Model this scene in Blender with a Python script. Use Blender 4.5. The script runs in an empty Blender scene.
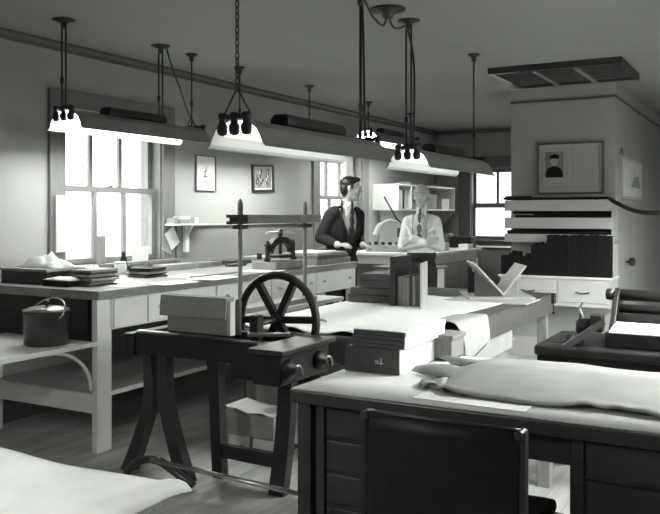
import bpy, bmesh, math, random
from mathutils import Vector, Matrix, noise
random.seed(7)
PI = math.pi
SC = bpy.context.scene
COL = SC.collection

# ------------------------------------------------------------------ camera
EYE = 1.45
YAW = math.atan(450 / 810)
cam_d = bpy.data.cameras.new('camera')
cam = bpy.data.objects.new('camera', cam_d)
COL.objects.link(cam)
cam.location = (0, 0, EYE)
cam.rotation_euler = (PI / 2, 0, YAW)
cam_d.sensor_fit = 'HORIZONTAL'
cam_d.sensor_width = 36
cam_d.lens = 36 * 810 / 660
cam_d.shift_y = -44 / 660
cam_d.clip_start = 0.05
SC.camera = cam

# ------------------------------------------------------------------ colour management, world, daylight
SC.view_settings.view_transform = 'Standard'
SC.view_settings.look = 'None'
SC.view_settings.gamma = 1
SC.view_settings.use_curve_mapping = False
SC.view_settings.exposure = 0.33
SC.cycles.max_bounces = 8
SC.cycles.diffuse_bounces = 5
SC.cycles.caustics_reflective = False
SC.cycles.caustics_refractive = False
SC.cycles.sample_clamp_indirect = 4.0

TINT = (0.985, 1.0, 0.965)


def grey(v):
    return (v * TINT[0], v * TINT[1], v * TINT[2], 1)


world = bpy.data.worlds.new('overcast_sky')
SC.world = world
world.use_nodes = True
_wn, _wl = world.node_tree.nodes, world.node_tree.links
_bg = _wn['Background']
_tc = _wn.new('ShaderNodeTexCoord')
_sp = _wn.new('ShaderNodeSeparateXYZ')
_rm = _wn.new('ShaderNodeMapRange')     # bright overcast sky above the horizon, paler ground below it
_rm.inputs['From Min'].default_value = -0.04
_rm.inputs['From Max'].default_value = 0.10
_rm.inputs['To Min'].default_value = 1.6
_rm.inputs['To Max'].default_value = 9.5
_wl.new(_tc.outputs['Generated'], _sp.inputs[0])
_wl.new(_sp.outputs['Z'], _rm.inputs['Value'])
_wl.new(_rm.outputs[0], _bg.inputs['Strength'])
_bg.inputs['Color'].default_value = (0.97, 1.0, 0.96, 1)


def window_portal(name, loc, rot, sx, sy):
    """guides the sky light through a real window opening; gives no light of its own"""
    l = bpy.data.lights.new(name, 'AREA')
    l.shape = 'RECTANGLE'
    l.size, l.size_y = sx, sy
    l.cycles.is_portal = True
    o = bpy.data.objects.new(name, l)
    COL.objects.link(o)
    o.location = loc
    o.rotation_euler = rot


window_portal('sky_window_1', (-4.96, 4.89, 1.645), (0, -PI / 2, 0), 1.19, 1.1)
window_portal('sky_window_2', (-4.96, 8.74, 1.645), (0, -PI / 2, 0), 1.19, 1.1)
window_portal('sky_window_3', (-3.57, 12.16, 1.6), (-PI / 2, 0, 0), 1.1, 1.1)
window_portal('sky_window_4', (2.86, 3.7, 1.65), (0, PI / 2, 0), 1.5, 2.0)
window_portal('sky_window_5', (2.86, 6.5, 1.65), (0, PI / 2, 0), 1.5, 2.0)

# ------------------------------------------------------------------ materials
_mats = {}


def mat(name, v, rough=0.6, kind='plain', amt=0.2, scale=4.0, metal=0.0, spec=0.4, stretch=(1, 1, 1), bump=0.0, emit=0.0):
    if name in _mats:
        return _mats[name]
    m = bpy.data.materials.new(name)
    m.use_nodes = True
    nt = m.node_tree
    n, L = nt.nodes, nt.links
    b = n['Principled BSDF']
    b.inputs['Roughness'].default_value = rough
    b.inputs['Metallic'].default_value = metal
    b.inputs['Specular IOR Level'].default_value = spec
    tc = n.new('ShaderNodeTexCoord')
    mp = n.new('ShaderNodeMapping')
    mp.inputs['Scale'].default_value = stretch
    L.new(tc.outputs['Object'], mp.inputs['Vector'])
    nz = n.new('ShaderNodeTexNoise')
    nz.inputs['Scale'].default_value = scale
    nz.inputs['Detail'].default_value = 5
    L.new(mp.outputs[0], nz.inputs['Vector'])
    cr = n.new('ShaderNodeValToRGB')
    cr.color_ramp.elements[0].position = 0.3
    cr.color_ramp.elements[1].position = 0.72
    cr.color_ramp.elements[0].color = grey(v * (1 - amt))
    cr.color_ramp.elements[1].color = grey(min(1, v * (1 + amt)))
    if kind == 'wood':
        wv = n.new('ShaderNodeTexNoise')
        wv.inputs['Scale'].default_value = scale * 6
        wv.inputs['Detail'].default_value = 3
        L.new(mp.outputs[0], wv.inputs['Vector'])
        mx = n.new('ShaderNodeMath')
        mx.operation = 'MULTIPLY_ADD'
        mx.inputs[1].default_value = 0.45
        ms = n.new('ShaderNodeMath')
        ms.operation = 'MULTIPLY'
        ms.inputs[1].default_value = 0.55
        L.new(nz.outputs['Fac'], ms.inputs[0])
        L.new(wv.outputs['Fac'], mx.inputs[0])
        L.new(ms.outputs[0], mx.inputs[2])
        L.new(mx.outputs[0], cr.inputs['Fac'])
    elif kind == 'boards':
        sep = n.new('ShaderNodeSeparateXYZ')
        L.new(tc.outputs['Object'], sep.inputs[0])
        fr = n.new('ShaderNodeMath')
        fr.operation = 'PINGPONG'
        fr.inputs[1].default_value = 0.06
        L.new(sep.outputs['X'], fr.inputs[0])
        lt = n.new('ShaderNodeMath')
        lt.operation = 'LESS_THAN'
        lt.inputs[1].default_value = 0.0025
        L.new(fr.outputs[0], lt.inputs[0])
        sb = n.new('ShaderNodeMath')
        sb.operation = 'MULTIPLY_ADD'
        sb.inputs[1].default_value = -0.35
        L.new(lt.outputs[0], sb.inputs[0])
        L.new(nz.outputs['Fac'], sb.inputs[2])
        L.new(sb.outputs[0], cr.inputs['Fac'])
    elif kind == 'brick':
        bk = n.new('ShaderNodeTexBrick')
        bk.inputs['Scale'].default_value = scale
        bk.inputs['Color1'].default_value = grey(v)
        bk.inputs['Color2'].default_value = grey(v * (1 - amt))
        bk.inputs['Mortar'].default_value = grey(min(1, v * 1.4))
        sw = n.new('ShaderNodeMapping')
        sw.inputs['Rotation'].default_value = (PI / 2, 0, 0)
        L.new(tc.outputs['Object'], sw.inputs['Vector'])
        L.new(sw.outputs[0], bk.inputs['Vector'])
        L.new(bk.outputs['Color'], b.inputs['Base Color'])
    else:
        L.new(nz.outputs['Fac'], cr.inputs['Fac'])
    if kind != 'brick':
        L.new(cr.outputs['Color'], b.inputs['Base Color'])
    if bump:
        bp = n.new('ShaderNodeBump')
        bp.inputs['Strength'].default_value = bump
        bp.inputs['Distance'].default_value = 0.01
        L.new(nz.outputs['Fac'], bp.inputs['Height'])
        L.new(bp.outputs[0], b.inputs['Normal'])
    if emit:
        b.inputs['Emission Color'].default_value = (0.98, 1, 0.97, 1)
        b.inputs['Emission Strength'].default_value = emit
    _mats[name] = m
    return m


M_WALL = mat('wall_paint', 0.36, 0.85, amt=0.05, scale=1.5)
M_CEIL = mat('ceiling_paint', 0.30, 0.9, amt=0.08, scale=1.2, stretch=(1, 0.3, 1))
M_FLOOR = mat('floor_boards', 0.50, 0.45, 'boards', amt=0.3, scale=5, stretch=(3, 0.25, 1))
M_TRIM = mat('dark_trim_wood', 0.10, 0.45, 'wood', amt=0.3, stretch=(8, 1, 1))
M_CASING = mat('window_casing_wood', 0.16, 0.45, 'wood', amt=0.25, stretch=(6, 6, 1))
M_SASH = mat('window_sash_paint', 0.20, 0.5, amt=0.1)
M_DADO = mat('grey_backboard_paint', 0.22, 0.7, amt=0.08)
M_WHITE = mat('white_joinery_paint', 0.78, 0.5, amt=0.06)
M_CREAM = mat('cream_joinery_paint', 0.50, 0.5, amt=0.06)
M_TOP = mat('worn_counter_wood', 0.24, 0.5, 'wood', amt=0.4, scale=3, stretch=(6, 0.7, 6))
M_TABLE = mat('bench_table_wood', 0.08, 0.5, 'wood', amt=0.35, scale=3, stretch=(6, 0.6, 6))
M_FRAMEW = mat('sewing_frame_wood', 0.15, 0.5, 'wood', amt=0.3, scale=3, stretch=(6, 0.8, 6))
M_LWOOD = mat('light_wood', 0.42, 0.5, 'wood', amt=0.25, scale=3, stretch=(6, 6, 0.8))
M_MWOOD = mat('medium_wood', 0.20, 0.5, 'wood', amt=0.3, scale=3, stretch=(6, 6, 0.8))
M_DESK = mat('dark_desk_wood', 0.035, 0.4, 'wood', amt=0.35, scale=3, stretch=(0.8, 6, 6))
M_DWOOD = mat('dark_stained_wood', 0.02, 0.4, 'wood', amt=0.4, scale=3, stretch=(0.8, 6, 6))
M_IRON = mat('black_cast_iron', 0.014, 0.42, amt=0.4, scale=12, spec=0.3, bump=0.1)
M_IRONL = mat('worn_grey_iron', 0.06, 0.35, amt=0.4, scale=10, metal=0.5, bump=0.1)
M_STEEL = mat('bright_steel', 0.55, 0.3, amt=0.2, scale=10, metal=1.0)
M_LEATHER = mat('black_leather', 0.009, 0.5, amt=0.3, scale=20, spec=0.2, bump=0.15)
M_PAPER = mat('white_paper', 0.78, 0.8, amt=0.05, scale=6)
M_PAPER2 = mat('offwhite_paper', 0.62, 0.8, amt=0.1, scale=6)
M_CARD = mat('grey_card', 0.30, 0.7, amt=0.15, scale=6)
M_CLOTH = mat('grey_bookcloth', 0.28, 0.75, amt=0.1, scale=40)
M_DCLOTH = mat('dark_bookcloth', 0.05, 0.6, amt=0.25, scale=30)
M_BLACKB = mat('black_bookcloth', 0.007, 0.6, amt=0.3, scale=30, spec=0.15)
M_DRAPE = mat('buff_paper', 0.36, 0.8, amt=0.1, scale=5)
M_HIDE = mat('undyed_leather_hide', 0.26, 0.7, amt=0.12, scale=5, bump=0.2)
M_SHADE = mat('lamp_shade_enamel', 0.22, 0.4, amt=0.08)
M_REFL = mat('white_reflector_enamel', 0.80, 0.4, amt=0.02)
M_FIX = mat('black_bakelite', 0.02, 0.35, amt=0.2)
M_SUIT = mat('dark_suit_wool', 0.011, 0.85, amt=0.25, scale=30)
M_TROUS = mat('black_trouser_wool', 0.014, 0.85, amt=0.25, scale=30)
M_SHIRT = mat('white_shirt_cotton', 0.82, 0.8, amt=0.08, scale=12)
M_SKIN = mat('skin', 0.54, 0.5, amt=0.08, scale=10)
M_HAIR = mat('dark_hair', 0.012, 0.5, amt=0.4, scale=60)
M_TIE = mat('dark_tie', 0.03, 0.6, amt=0.3, scale=60)
M_BRICK = mat('pale_brick', 0.30, 0.9, 'brick', amt=0.25, scale=3.0)
M_JAR = mat('clouded_glass', 0.55, 0.15, amt=0.1, spec=0.6)


def tube_mat(name, s):
    return mat(name, 0.9, 0.5, emit=s)


def glass_mat():
    m = bpy.data.materials.new('window_glass')
    m.use_nodes = True
    nt = m.node_tree
    nt.nodes.clear()
    o = nt.nodes.new('ShaderNodeOutputMaterial')
    mx = nt.nodes.new('ShaderNodeMixShader')
    t = nt.nodes.new('ShaderNodeBsdfTransparent')
    g = nt.nodes.new('ShaderNodeBsdfGlossy')
    g.inputs['Roughness'].default_value = 0.03
    mx.inputs[0].default_value = 0.06
    nt.links.new(t.outputs[0], mx.inputs[1])
    nt.links.new(g.outputs[0], mx.inputs[2])
    nt.links.new(mx.outputs[0], o.inputs[0])
    return m


M_GLASS = glass_mat()

# ------------------------------------------------------------------ build helpers
ORG = {}
_c, _s = math.cos(YAW), math.sin(YAW)


def at(px, py, Z=None, X=None, Y=None):
    """a measured point of the photograph put on a real plane of the room (height Z, or wall X / Y)"""
    a = (px - 330) / 810
    kx, ky, kz = a * _c - _s, a * _s + _c, -(py - 213) / 810
    d = (Z - EYE) / kz if Z is not None else (X / kx if X is not None else Y / ky)
    return Vector((d * kx, d * ky, EYE + d * kz))


def tag(o, label=None, cat=None, group=None, kind=None):
    if label: o['label'] = label
    if cat: o['category'] = cat
    if group: o['group'] = group
    if kind: o['kind'] = kind
    return o


def thing(name, loc, label, cat, group=None, rz=0.0):
    o = bpy.data.objects.new(name, None)
    o.empty_display_size = 0.1
    COL.objects.link(o)
    o.location = loc
    o.rotation_euler = (0, 0, rz)
    ORG[o.name] = Vector(loc) if rz == 0 else Vector((0, 0, 0))
    return tag(o, label, cat, group)


class B:
    """collects shapes and links them as one mesh object"""

    def __init__(s):
        s.bm = bmesh.new()

    def _add(s, verts, faces, smooth=False):
        vs = [s.bm.verts.new(v) for v in verts]
        for f in faces:
            try:
                fc = s.bm.faces.new([vs[i] for i in f])
                fc.smooth = smooth
            except ValueError:
                pass
        return vs

    def box(s, x0, x1, y0, y1, z0, z1, m=None):
        vs = [Vector((x, y, z)) for z in (z0, z1) for y in (y0, y1) for x in (x0, x1)]
        if m is not None:
            vs = [m @ v for v in vs]
        s._add(vs, [(0, 2, 3, 1), (4, 5, 7, 6), (0, 1, 5, 4), (2, 6, 7, 3), (0, 4, 6, 2), (1, 3, 7, 5)])
        return s

    def cbox(s, c, size, rz=0, rx=0, ry=0):
        m = Matrix.Translation(c) @ Matrix.Rotation(rz, 4, 'Z') @ Matrix.Rotation(ry, 4, 'Y') @ Matrix.Rotation(rx, 4, 'X')
        a, b, d = size[0] / 2, size[1] / 2, size[2] / 2
        return s.box(-a, a, -b, b, -d, d, m)

    def bar(s, p0, p1, w, h, up=(0, 0, 1)):
        p0, p1 = Vector(p0), Vector(p1)
        d = (p1 - p0)
        l = d.length
        d.normalize()
        u = Vector(up)
        r = d.cross(u)
        if r.length < 1e-4:
            r = d.cross(Vector((0, 1, 0)))
        r.normalize()
        u = r.cross(d)
        m = Matrix((r.to_4d() * 0, r.to_4d() * 0, r.to_4d() * 0, r.to_4d() * 0))
        m = Matrix.Identity(4)
        for i in range(3):
            m[i][0], m[i][1], m[i][2], m[i][3] = r[i], d[i], u[i], p0[i]
        return s.box(-w / 2, w / 2, 0, l, -h / 2, h / 2, m)

    def tube(s, pts, r, n=10, cap=True):
        pts = [Vector(p) for p in pts]
        rs = r if isinstance(r, (list, tuple)) else [r] * len(pts)
        rings = []
        prev = None
        for i, p in enumerate(pts):
            d = (pts[min(i + 1, len(pts) - 1)] - pts[max(i - 1, 0)]).normalized()
            if prev is None:
                a = d.orthogonal().normalized()
            else:
                a = (prev - d * prev.dot(d))
                a = a.normalized() if a.length > 1e-5 else d.orthogonal().normalized()
            prev = a
            b = d.cross(a)
            rings.append([s.bm.verts.new(p + (a * math.cos(2 * PI * k / n) + b * math.sin(2 * PI * k / n)) * rs[i]) for k in range(n)])
        for i in range(len(rings) - 1):
            for k in range(n):
                f = s.bm.faces.new((rings[i][k], rings[i][(k + 1) % n], rings[i + 1][(k + 1) % n], rings[i + 1][k]))
                f.smooth = True
        if cap:
            s.bm.faces.new(rings[0][::-1])
            s.bm.faces.new(rings[-1])
        return s

    def lathe(s, prof, c, n=24, axis='Z'):
        c = Vector(c)
        rings = []
        for (r, h) in prof:
            ring = []
            for k in range(n):
                a = 2 * PI * k / n
                u, v = r * math.cos(a), r * math.sin(a)
                p = {'Z': (u, v, h), 'Y': (u, h, v), 'X': (h, u, v)}[axis]
                ring.append(s.bm.verts.new(c + Vector(p)))
            rings.append(ring)
        for i in range(len(rings) - 1):
            for k in range(n):
                f = s.bm.faces.new((rings[i][k], rings[i][(k + 1) % n], rings[i + 1][(k + 1) % n], rings[i + 1][k]))
                f.smooth = True
        if prof[0][0] > 1e-5: s.bm.faces.new(rings[0][::-1])
        if prof[-1][0] > 1e-5: s.bm.faces.new(rings[-1])
        return s

    def prism(s, poly, axis, a0, a1):
        """poly of 2D points extruded along axis ('X': (y,z), 'Y': (x,z), 'Z': (x,y))"""
        def P(u, v, w):
            return {'X': (w, u, v), 'Y': (u, w, v), 'Z': (u, v, w)}[axis]
        n = len(poly)
        vs = [P(u, v, a0) for u, v in poly] + [P(u, v, a1) for u, v in poly]
        s._add(vs, [tuple(range(n))[::-1], tuple(range(n, 2 * n))] + [(i, (i + 1) % n, n + (i + 1) % n, n + i) for i in range(n)])
        return s

    def sheet(s, f, nu, nv, th):
        """solid sheet from a surface f(u,v) with thickness th downwards"""
        top = [[Vector(f(i / nu, j / nv)) for j in range(nv + 1)] for i in range(nu + 1)]
        V = lambda p, dz: s.bm.verts.new((p.x, p.y, p.z + dz))
        T = [[V(p, 0) for p in r] for r in top]
        U = [[V(p, -th) for p in r] for r in top]
        for i in range(nu):
            for j in range(nv):
                s.bm.faces.new((T[i][j], T[i + 1][j], T[i + 1][j + 1], T[i][j + 1])).smooth = True
                s.bm.faces.new((U[i][j], U[i][j + 1], U[i + 1][j + 1], U[i + 1][j])).smooth = True
        for i in range(nu):
            s.bm.faces.new((T[i][0], U[i][0], U[i + 1][0], T[i + 1][0]))
            s.bm.faces.new((T[i][nv], T[i + 1][nv], U[i + 1][nv], U[i][nv]))
        for j in range(nv):
            s.bm.faces.new((T[0][j], T[0][j + 1], U[0][j + 1], U[0][j]))
            s.bm.faces.new((T[nu][j], U[nu][j], U[nu][j + 1], T[nu][j + 1]))
        return s

    def build(s, name, m, parent=None, bev=0.0, label=None, cat=None, group=None, kind=None, local=False):
        bmesh.ops.recalc_face_normals(s.bm, faces=s.bm.faces[:])
        vs = s.bm.verts
        if parent is not None:
            off = ORG[parent.name]
        elif local:
            off = Vector((0, 0, 0))
        else:
            xs = [v.co.x for v in vs]; ys = [v.co.y for v in vs]; zs = [v.co.z for v in vs]
            off = Vector(((min(xs) + max(xs)) / 2, (min(ys) + max(ys)) / 2, min(zs)))
        for v in vs:
            v.co -= off
        me = bpy.data.meshes.new(name)
        s.bm.to_mesh(me)
        s.bm.free()
        me.materials.append(m)
        o = bpy.data.objects.new(name, me)
        COL.objects.link(o)
        if parent is not None:
            o.parent = parent
        else:
            o.location = off
        ORG[o.name] = off
        if bev:
            md = o.modifiers.new('bevel', 'BEVEL')
            md.width = bev
            md.segments = 2
            md.limit_method = 'ANGLE'
            md.angle_limit = 0.7
        return tag(o, label, cat, group, kind)


def curve_pts(ctrl, n=8):
    """smooth Catmull-Rom points through ctrl"""
    c = [Vector(p) for p in ctrl]
    c = [c[0] * 2 - c[1]] + c + [c[-1] * 2 - c[-2]]
    out = []
    for i in range(1, len(c) - 2):
        for k in range(n):
            t = k / n
            a, b, d, e = c[i - 1], c[i], c[i + 1], c[i + 2]
            out.append(0.5 * ((2 * b) + (d - a) * t + (2 * a - 5 * b + 4 * d - e) * t * t + (3 * b - a - 3 * d + e) * t ** 3))
    out.append(c[-2])
    return out


def wall_with_holes(name, axis, pos, th, a0, a1, z0, z1, holes):
    """axis 'X': wall on plane x=pos spanning y a0..a1; holes = (a0,a1,z0,z1)"""
    b = B()
    def bx(u0, u1, w0, w1):
        if u1 - u0 < 1e-4 or w1 - w0 < 1e-4: return
        p0, p1 = min(pos, pos + th), max(pos, pos + th)
        if axis == 'X': b.box(p0, p1, u0, u1, w0, w1)
        else: b.box(u0, u1, p0, p1, w0, w1)
    cur = a0
    for (h0, h1, g0, g1) in sorted(holes):
        bx(cur, h0, z0, z1)
        bx(h0, h1, z0, g0)
        bx(h0, h1, g1, z1)
        cur = h1
    bx(cur, a1, z0, z1)
    return b.build(name, M_WALL, kind='structure')


# ------------------------------------------------------------------ room shell
XL, YB, ZC = -4.70, 11.9, 2.72
XR, YF = 2.6, -1.6
B().box(XL - .25, XR + .25, YF - .2, YB + .25, -.12, 0).build('floor', M_FLOOR, kind='structure')
B().box(XL - .25, XR + .25, YF - .2, YB + .25, ZC, ZC + .12).build('ceiling', M_CEIL, kind='structure')
W1 = (4.34, 5.44, 1.05, 2.24)
W2 = (8.18, 9.30, 1.05, 2.24)
W3 = (-4.14, -3.0, 1.04, 2.14)
WR = [(2.7, 4.7, .9, 2.4), (5.5, 7.5, .9, 2.4)]
wall_with_holes('wall_left', 'X', XL, -.25, YF - .2, YB + .25, 0, ZC, [W1, W2])
wall_with_holes('wall_back', 'Y', YB, .25, XL, XR, 0, ZC, [W3])
wall_with_holes('wall_right', 'X', XR, .25, YF - .2, YB + .25, 0, ZC, WR)
wall_with_holes('wall_front', 'Y', YF, -.2, XL, XR, 0, ZC, [])
# chimney breast
B().box(-2.41, -1.385, 8.16, YB, 0, ZC).build('wall_chimney', M_WALL, kind='structure')
B().box(-2.425, -1.37, 8.142, YB, 0, .2).build('baseboard_chimney', M_CREAM, kind='structure', bev=.004)
B().box(-2.415, -1.372, 8.145, YB, 2.565, 2.585).build('trim_3', M_TRIM, kind='structure')
# picture rail right under the ceiling
B().prism([(XL, 2.655), (XL + .018, 2.655), (XL + .022, 2.68), (XL + .05, 2.70), (XL + .05, ZC), (XL, ZC)], 'Y', YF, YB).build('trim_1', M_TRIM, kind='structure')
B().box(XL + .05, -2.41, YB - .04, YB, 2.665, ZC).build('trim_2', M_TRIM, kind='structure')
B().box(XL, XL + .02, YF, YB, 0, .16).build('baseboard_left', M_TRIM, kind='structure')
B().box(XL + .02, -2.43, YB - .02, YB, 0, .16).build('baseboard_back', M_TRIM, kind='structure')
# grey board behind the counter, with its narrow ledge
B().box(XL, XL + .025, 5.62, 8.02, .98, 1.335).build('trim_4', M_DADO, kind='structure')
B().box(XL, XL + .05, 5.93, 8.02, 1.335, 1.352).build('trim_5', M_CREAM, kind='structure')


def window_side(name, hole, x):
    """double hung window in the left wall"""
    y0, y1, z0, z1 = hole
    root = bpy.data.objects.new(name, None)
    COL.objects.link(root)
    root.location = (x, (y0 + y1) / 2, z0)
    root['kind'] = 'structure'
    ORG[root.name] = Vector(root.location)
    b = B()
    c = .15
    b.box(x, x + .03, y0 - c, y0, z0 - .02, z1 + .13)
    b.box(x, x + .03, y1, y1 + c, z0 - .02, z1 + .13)
    b.box(x, x + .034, y0, y1, z1, z1 + .13)
    b.build('window_casing', M_CASING, root, bev=.004)
    b = B()   # jamb liner
    for (a, d) in ((y0, y0 + .012), (y1 - .012, y1)):
        b.box(x - .22, x, a, d, z0, z1)
    b.box(x - .22, x, y0, y1, z1 - .012, z1)
    b.build('window_jamb', M_CASING, root)
    B().box(x - .22, x + .075, y0 - c - .03, y1 + c + .03, z0 - .035, z0).build('window_sill', M_CASING, root, bev=.006)
    zm = z0 + (z1 - z0) * .48
    for (sx, a, d, nm) in ((x - .075, z0, zm + .04, 'lower_sash'), (x - .12, zm - .005, z1, 'upper_sash')):
        b = B()
        w = .045
        ya, yb = y0 + .012, y1 - .012
        b.box(sx - .02, sx + .02, ya, ya + w, a, d)
        b.box(sx - .02, sx + .02, yb - w, yb, a, d)
        b.box(sx - .02, sx + .02, ya + w, yb - w, a, a + w)
        b.box(sx - .02, sx + .02, ya + w, yb - w, d - w, d)
        for k in (1, 2):
            yy = ya + w + (yb - ya - 2 * w) * k / 3
            b.box(sx - .016, sx + .016, yy - .02, yy + .02, a + w, d - w)
        so = b.build(nm, M_SASH, root, bev=.003)
        B().box(sx - .003, sx + .003, ya + w, yb - w, a + w, d - w).build('window_pane', M_GLASS, so)
    return root


w1 = window_side('window_1', W1, XL)
window_side('window_2', W2, XL)
B().box(-4.655, -4.645, 4.86, 4.90, 1.665, 1.675).cbox((-4.76, 4.88, 1.668), (.03, .05, .018)).build('sash_lock', M_STEEL, w1)

# window in the back wall
root = bpy.data.objects.new('window_3', None); COL.objects.link(root)
root.location = (-3.57, YB, 1.04); root['kind'] = 'structure'; ORG[root.name] = Vector(root.location)
x0, x1, z0, z1 = W3
b = B()
b.box(x0 - .19, x0, YB - .03, YB, z0 - .02, z1 + .16)
b.box(x1, x1 + .19, YB - .03, YB, z0 - .02, z1 + .16)
b.box(x0, x1, YB - .034, YB, z1, z1 + .16)
b.build('window_casing', M_TRIM, root, bev=.004)
b = B()
b.box(x0, x0 + .012, YB, YB + .22, z0, z1).box(x1 - .012, x1, YB, YB + .22, z0, z1).box(x0, x1, YB, YB + .22, z1 - .012, z1)
b.build('window_jamb', M_TRIM, root)
B().box(x0 - .2, x1 + .2, YB - .07, YB + .22, z0 - .035, z0).build('window_sill', M_TRIM, root, bev=.005)
for (yy, a, d, k, nm) in ((YB + .08, z0, 1.6, 0, 'lower_sash'), (YB + .13, 1.53, z1, 3, 'upper_sash')):
    b = B(); w = .05
    b.box(x0 + .012, x0 + w, yy - .02, yy + .02, a, d).box(x1 - w, x1 - .012, yy - .02, yy + .02, a, d)
    b.box(x0 + w, x1 - w, yy - .02, yy + .02, a, a + w + .01).box(x0 + w, x1 - w, yy - .02, yy + .02, d - w - .02, d)
    for i in range(1, k):
        xx = x0 + (x1 - x0) * i / k * .96 + .02
        b.box(xx - .02, xx + .02, yy - .016, yy + .016, a + w, d - w)
    so = b.build(nm, M_CASING, root, bev=.003)
    B().box(x0 + w, x1 - w, yy - .003, yy + .003, a + w, d - w).build('window_pane', M_GLASS, so)

for i, (a, d, z0, z1) in enumerate(WR):
    r = bpy.data.objects.new('window_%d' % (4 + i), None); COL.objects.link(r)
    r.location = (XR, (a + d) / 2, z0); r['kind'] = 'structure'; ORG[r.name] = Vector(r.location)
    B().box(XR - .03, XR, a - .12, a, z0, z1).box(XR - .03, XR, d, d + .12, z0, z1).box(XR - .03, XR, a - .12, d + .12, z1, z1 + .12).box(XR - .06, XR + .05, a - .12, d + .12, z0 - .04, z0).build('window_frame', M_CASING, r)

# pale brick building seen through the near window
B().prism([(-8, 8.76), (-8, 30), (-25, 30), (-24.5, 27.0)], 'Z', -4, 9).build('neighbouring_building', M_BRICK, label='pale brick building outside, seen at the edge of the near window', cat='building')

# ceiling vent over the chimney side of the room
vt = thing('ceiling_vent', (-1.67, 7.38, 2.62), 'long slatted dark ceiling vent above the chimney wall', 'vent')
B().box(-2.24, -1.12, 6.88, 6.93, 2.665, ZC).box(-2.24, -1.12, 7.78, 7.83, 2.665, ZC).box(-2.24, -2.19, 6.93, 7.78, 2.665, ZC).box(-1.17, -1.12, 6.93, 7.78, 2.665, ZC).build('vent_frame', M_DESK, vt)
B().box(-2.19, -1.17, 6.93, 7.78, 2.705, 2.718).build('backing', M_IRON, vt)
b = B()
for k in range(8):
    y = 7.0 + k * .1
    b.cbox((-1.68, y, 2.682), (1.02, .05, .006), rx=.35)
b.build('slat', M_MWOOD, vt)
b = B()
for x in (-1.85, -1.5):
    b.box(x - .02, x + .02, 6.93, 7.78, 2.662, 2.676)
b.build('cross_rail', M_MWOOD, vt)

# ------------------------------------------------------------------ hanging fluorescent lamps
T_HOT = tube_mat('lit_tube_hot', 37.0)
T_MID = tube_mat('faint_tube', 2.0)  # faint glow added to switched-off lamps to brighten their reflectors


def pendant(xc, y0, y1, zb, label, hang, tubes, chain=False, group='pendant fluorescent lamps'):
    r = thing('pendant_lamp', (xc, (y0 + y1) / 2, zb), label, 'lamp', group)
    prof = [(-.17, 0), (-.158, .004), (-.145, .02), (-.133, .05), (-.112, .085), (-.075, .113), (-.03, .125), (.03, .125), (.075, .113), (.112, .085), (.133, .05), (.145, .02), (.158, .004), (.17, 0)]
    def shell(o, i, m, nm):
        outer = [(xc + x * (1 + o / .17), zb + z + o * (1 if z > .01 else .2)) for x, z in prof]
        inner = [(xc + x * (1 + i / .17), zb + z + i * (1 if z > .01 else .2)) for x, z in prof]
        bb = B()
        n = len(outer)
        for k in range(n - 1):
            bb.prism([outer[k], outer[k + 1], inner[k + 1], inner[k]], 'Y', y0, y1)
        return bb.build(nm, m, r)
    shell(.004, 0, M_SHADE, 'lamp_shade')
    shell(0, -.003, M_REFL, 'reflector')
    ya = y0 + .36
    bal = B().prism([(xc - .055, zb + .131), (xc + .055, zb + .131), (xc + .055, zb + .165), (xc + .035, zb + .19), (xc - .035, zb + .19), (xc - .055, zb + .165)], 'Y', ya, ya + .6)
    bal.build('ballast_box', M_FIX, r, bev=.01)
    for ye, sg in ((y0, -1), (y1, 1)):
        B().box(xc - .085, xc + .085, ye - .012 if sg < 0 else ye - .005, ye + .005 if sg < 0 else ye + .012, zb + .127, zb + .15).build('end_bar', M_FIX, r, bev=.003)
        for k in (-1, 0, 1):
            x = xc + k * .066
            yy = ye + sg * .012
            B().lathe([(.006, .055), (.02, .06), (.025, .075), (.025, .1), (.017, .11), (.017, .13), (.021, .132), (.021, .155), (.008, .16)], (x, yy, zb - .002), 12).build('lamp_socket', M_FIX, r)
    for k in (-1, 0, 1):
        x = xc + k * .066
        B().lathe([(.018, y0 + .01), (.019, y0 + .02), (.019, y1 - .02), (.018, y1 - .01)], (x, 0, zb + .072), 12, 'Y').build('lamp_tube', tubes, r)
    for (yh, kind) in hang:
        if kind == 'chain':
            b = B()
            z = zb + .27
            k = 0
            while z < ZC - .02:
                c = Vector((xc, yh, z))
                pts = []
                for q in range(9):
                    a = 2 * PI * q / 8
                    u, w = .009 * math.cos(a), .019 * math.sin(a)
                    pts.append(c + (Vector((u, 0, w)) if k % 2 else Vector((0, u, w))))
                b.tube(pts, .003, 5, False)
                z += .029
                k += 1
            b.tube([(xc, yh, zb + .27), (xc - .07, yh, zb + .155)], .004, 6)
            b.tube([(xc, yh, zb + .27), (xc + .07, yh, zb + .155)], .004, 6)
            b.build('chain', M_FIX, r)
            B().lathe([(.05, ZC), (.05, ZC - .01), (.015, ZC - .03), (.001, ZC - .03)], (xc, yh, 0), 16).build('canopy', M_FIX, r)
        else:
            b = B()
            offs = (-.018, .018) if kind == 'double' else (0,)
            for o in offs:
                b.tube([(xc + o, yh, zb + .13), (xc + o, yh, ZC)], .0065 if kind != 'cord' else .009, 8)
            if kind == 'vee':
                b.tube([(xc, yh, zb + .22), (xc, yh + .06, zb + .13)], .004, 6)
                b.tube([(xc, yh, zb + .22), (xc, yh - .06, zb + .13)], .004, 6)
            b.lathe([(.013, zb + .3), (.013, zb + .34)], (xc + offs[0], yh, 0), 8)
            b.build('hanging_rod', M_FIX, r)
            w = .075 if kind == 'double' else .05
            B().lathe([(w, ZC), (w, ZC - .008), (.02, ZC - .025), (.018, ZC - .06), (.001, ZC - .062)], (xc, yh, 0), 16).build('canopy', M_FIX, r)
    return r


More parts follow.
